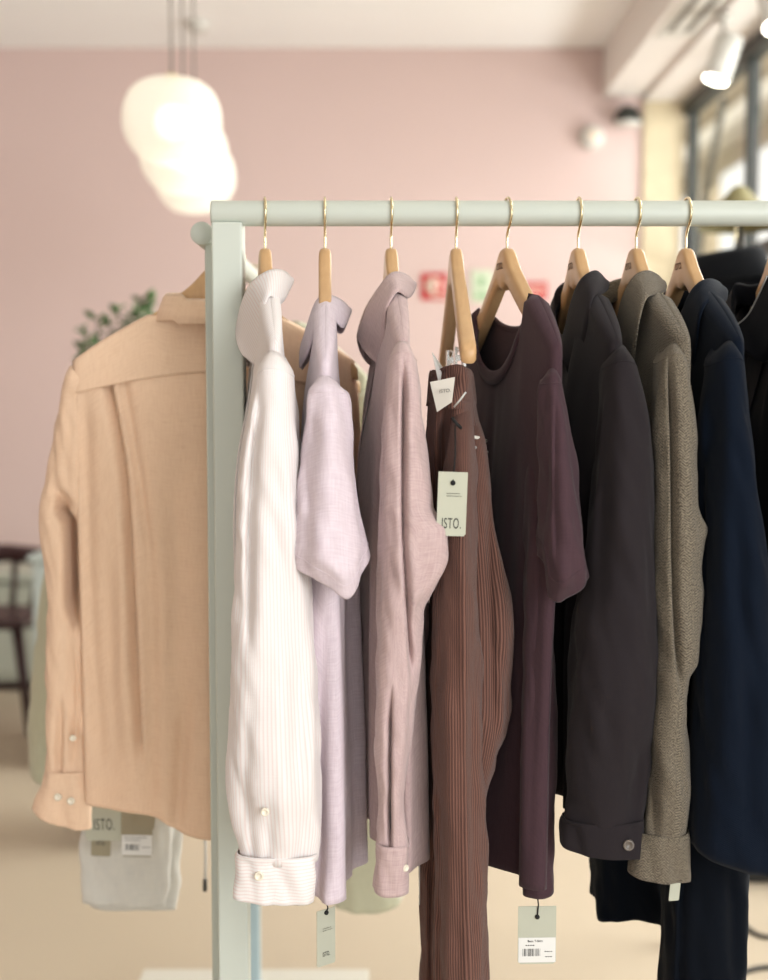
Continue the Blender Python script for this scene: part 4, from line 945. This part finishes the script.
# collar: stand and fall, back toward the camera
cP = []
for j in range(65):
    a = 2 * PI * j / 64; cc, s2 = cos(a), sin(a)    # s2=1 back of the neck (toward camera)
    x = xs + .0; X = .082 * cc; Yv = -.038 * s2
    zf = z_of(299, YP) - .004 * s2 + .0 * abs(cc)
    dz = .034 + .012 * (1 - s2) / 2
    top_ = Vector((xs + .074 * cc, YP - .03 * s2, zf + (.006 if abs(cc) > .6 else 0)))
    cP.append((top_ + Vector((-.008 * cc, .006 * s2, -.03)), top_ + Vector((-.003 * cc, .002 * s2, -.004)), top_ + Vector((0, 0, .0015)), top_ + Vector((.004 * cc, -.004 * s2, -.004)), top_ + Vector((.010 * cc, -.01 * s2, -dz * .5)), top_ + Vector((.018 * cc, -.018 * s2, -dz))))
Pc = [[cP[j][i] for j in range(64)] for i in range(6)]
v, f, u_ = gridm(Pc, True); mk('collar', v, f, M['f_peach'], g, uvs=u_, solid=.002)
sleeve('sleeve', [(366,71,90,YP+.02,.02),(378,66,92,YP+.02,.03),(400,62,92,YP+.03,.035),(440,56,92,YP+.03,.036),(480,50,92,YP+.03,.036),(505,45,92,YP+.03,.038),(520,42,90,YP+.03,.038),(545,45,88,YP+.03,.038),(580,48,88,YP+.03,.038),(620,49,88,YP+.03,.038),(680,47,88,YP+.03,.036),(740,47,90,YP+.03,.034),(778,46,92,YP+.03,.03)], M['f_peach'], g,
    creases=[dict(p=[(512,58),(530,66),(560,66),(600,67),(625,72)], a=.075, w=9, steep=1, **{'in': 12}), dict(p=[(700,60),(770,58)], a=.014, w=4, out=5), dict(p=[(640,74),(770,74)], a=.012, w=5), dict(p=[(400,70),(500,66)], a=.005, w=6), dict(p=[(490,56),(512,75)], a=.012, w=6, **{'in': 10})], seed=103, wave=.006, nr=150, nc=110)
cu, P = sleeve('cuff', [(768,47,92,YP+.025,.028),(790,41,93,YP+.025,.026),(804,34,94,YP+.025,.022)], M['f_peach'], g, hem={0:24, 60:22, 90:18, 130:10, 180:2, 270:12}, hemr=1, nr=18)
cuffbuttons(cu, [(58, 797, YP - .004), (71, 801, YP - .004)], .0058)
cuffbuttons(g, [(73, 738, YP - .008)], .005)
sleeve('sleeve', [(366,330,353,YP+.02,.02),(378,328,356,YP+.02,.03),(400,326,358,YP+.02,.036),(500,324,360,YP+.02,.04),(650,322,352,YP+.01,.045),(780,322,350,YP+.01,.04)], M['f_peach'], g, seed=104, wave=.012, creases=[dict(p=[(395,345),(430,346)], a=.012, w=5)])
# pale grey trousers behind it
YT = 2.12
hanger(xs, 0, 'wooden hanger carrying the pale grey trousers behind the peach shirt', zs2, ud=(1, 0), Y=YT, print_=False, rr=.021)
g = thing('grey_trousers', 'pale grey denim trousers hem showing below the peach shirt', 'trousers', (wx(130, YT), YT, 1.4))
for i, (dx, dY, dh) in enumerate(((0, 0, 0), (9, .06, 3))):
    sleeve('leg', [(420,150+dx,220+dx,YT+dY,.02),(600,118+dx,196+dx,YT+dY,.024),(760,92+dx,180+dx,YT+dY,.022),(840,83+dx,174+dx,YT+dY,.016),(880,82+dx,170+dx,YT+dY,.014),(902+dh,82+dx,165+dx,YT+dY,.012)], M['f_grey'], g, seed=111 + i, wave=.005, hem={0:4, 90:3, 180:0, 270:0})
sleeve('waistband', [(404,140,232,YT+.03,.055),(424,140,232,YT+.03,.056)], M['f_grey'], g, nr=8, thick=.004)
tag(g, at(104, 818, YT - .085), .060, .074, 0, M['card'], txt='ISTO.', tsize=.026, toff=-.15, cordtop=at(104, 790, YT - .08))
tag(g, at(101, 846, YT - .05), .032, .034, rad(0), M['card2'], txt='ISTO.', tsize=.011, toff=.15, tilt=rad(-3))
tag(g, at(137, 833, YT - .09), .050, .078, rad(0), M['card2'], barcode=True, tilt=rad(-1), cordtop=at(137, 798, YT - .08))
tag(g, at(145, 822, YT - .10), .031, .022, rad(0), M['card2'], tilt=rad(-8))
# sage shirt furthest along the side rail
YG = 2.45
hanger(xs, 0, 'wooden hanger carrying the sage shirt behind the peach shirt', zs2, ud=(1, 0), Y=YG, print_=False, rr=.021)
g = thing('sage_shirt', 'pale sage shirt behind the peach shirt, its sleeve showing at the left', 'shirt', (xs, YG, 1.5))
b = Body((xs + .215, YG), (xs - .215, YG), 1.42, 1.53, .19, .05, .004, (.86, .86), (.02, .03, .035, .035), (.02, .03, .035, .035), seed=121, wamp=.006)
b.mesh('torso', M['f_sage'], g)
b.panel('yoke', .05, .95, .0, .2, -1, M['f_sage'], g, off=.003)
sleeve('sleeve', [(395,138,160,YG,.03),(430,110,152,YG,.045),(500,72,120,YG,.05),(580,46,92,YG,.05),(680,34,80,YG,.05),(740,30,76,YG,.048),(770,31,74,YG,.046)], M['f_sage'], g, seed=122, wave=.01, hem={0:12, 90:8, 180:0, 270:4})
sleeve('sleeve', [(392,352,370,YG,.03),(430,345,380,YG,.045),(600,335,390,YG,.05),(780,332,398,YG,.05),(880,333,402,YG,.05),(898,334,402,YG,.05)], M['f_sage'], g, seed=123, wave=.01, hem={0:-2, 90:6, 180:3, 270:0})
P3 = [at(205, 830, 2.1), at(205.5, 860, 2.1), at(205, 880, 2.1)]
o = tube('drawcord', P3, .0022, M['cordw'], g, n=8); tube('cord_end', [at(205, 879, 2.1), at(205, 891, 2.1)], .0035, M['black'], g, n=10, label='black cord tip')
# ------------------------------------------------------------------ light
w = bpy.data.worlds.new('sky'); sc.world = w; w.use_nodes = True
bg = w.node_tree.nodes['Background']; bg.inputs[0].default_value = (.93, .97, 1, 1); bg.inputs[1].default_value = .8
def area(name, loc, tgt, sx_, sy_, e, col):
    l = bpy.data.lights.new(name, 'AREA'); l.shape = 'RECTANGLE'; l.size = sx_; l.size_y = sy_; l.energy = e; l.color = col
    o = bpy.data.objects.new(name, l); COL.objects.link(o); o.location = loc
    o.rotation_euler = (Vector(tgt) - Vector(loc)).to_track_quat('-Z', 'Y').to_euler(); return o
area('shop_front_daylight', (2.6, -2.2, 2.3), (0, 1.8, 1.1), 2.2, 2.2, 155, (.97, .985, 1))
area('street_daylight', (3.2, 4.0, 2.6), (-.5, 4.6, 0.4), 3.2, 2.0, 150, (.97, .985, 1))
area('side_window_daylight', (2.0, 3.5, 2.4), (-.35, 1.95, 1.35), 2.2, 1.4, 80, (1, .99, .97))
area('ceiling_fill', (1.2, -3.0, .5), (-.3, 4.5, 3.3), 3.0, 1.5, 60, (.95, .98, 1))  # added fill lamp behind the camera, aimed up to brighten the ceiling
area('ceiling_wall_fill', (3.3, 4.6, .7), (-1.2, 5.6, 3.1), 3.0, 1.0, 110, (.98, .99, 1))  # added upward fill outside the window, brightens ceiling and back wall
l = bpy.data.lights.new('sun', 'SUN'); l.energy = 3.5; l.angle = .02; l.color = (1, .96, .9)
o = bpy.data.objects.new('sun', l); COL.objects.link(o); o.rotation_euler = Vector((.75, .0, -.75)).to_track_quat('-Z', 'Y').to_euler(); o.location = (-3, 5, 9)
# ------------------------------------------------------------------ camera
cd = bpy.data.cameras.new('camera'); cam = bpy.data.objects.new('camera', cd); COL.objects.link(cam)
cam.location = (0, 0, CZ); cam.rotation_euler = (PI / 2 - TH, 0, 0)
cd.sensor_fit = 'VERTICAL'; cd.sensor_height = 36; cd.sensor_width = 36 * 768 / 980; cd.lens = 36 * F / 980
cd.dof.use_dof = True; cd.dof.focus_distance = 1.62; cd.dof.aperture_fstop = (cd.lens / 1000) / .019
sc.camera = cam
sc.view_settings.view_transform = 'Standard'; sc.view_settings.look = 'None'; sc.view_settings.gamma = 1
sc.view_settings.exposure = 0.04; sc.view_settings.use_curve_mapping = False
sc.cycles.use_denoising = True; sc.cycles.max_bounces = 8
sc.cycles.sample_clamp_indirect = 6
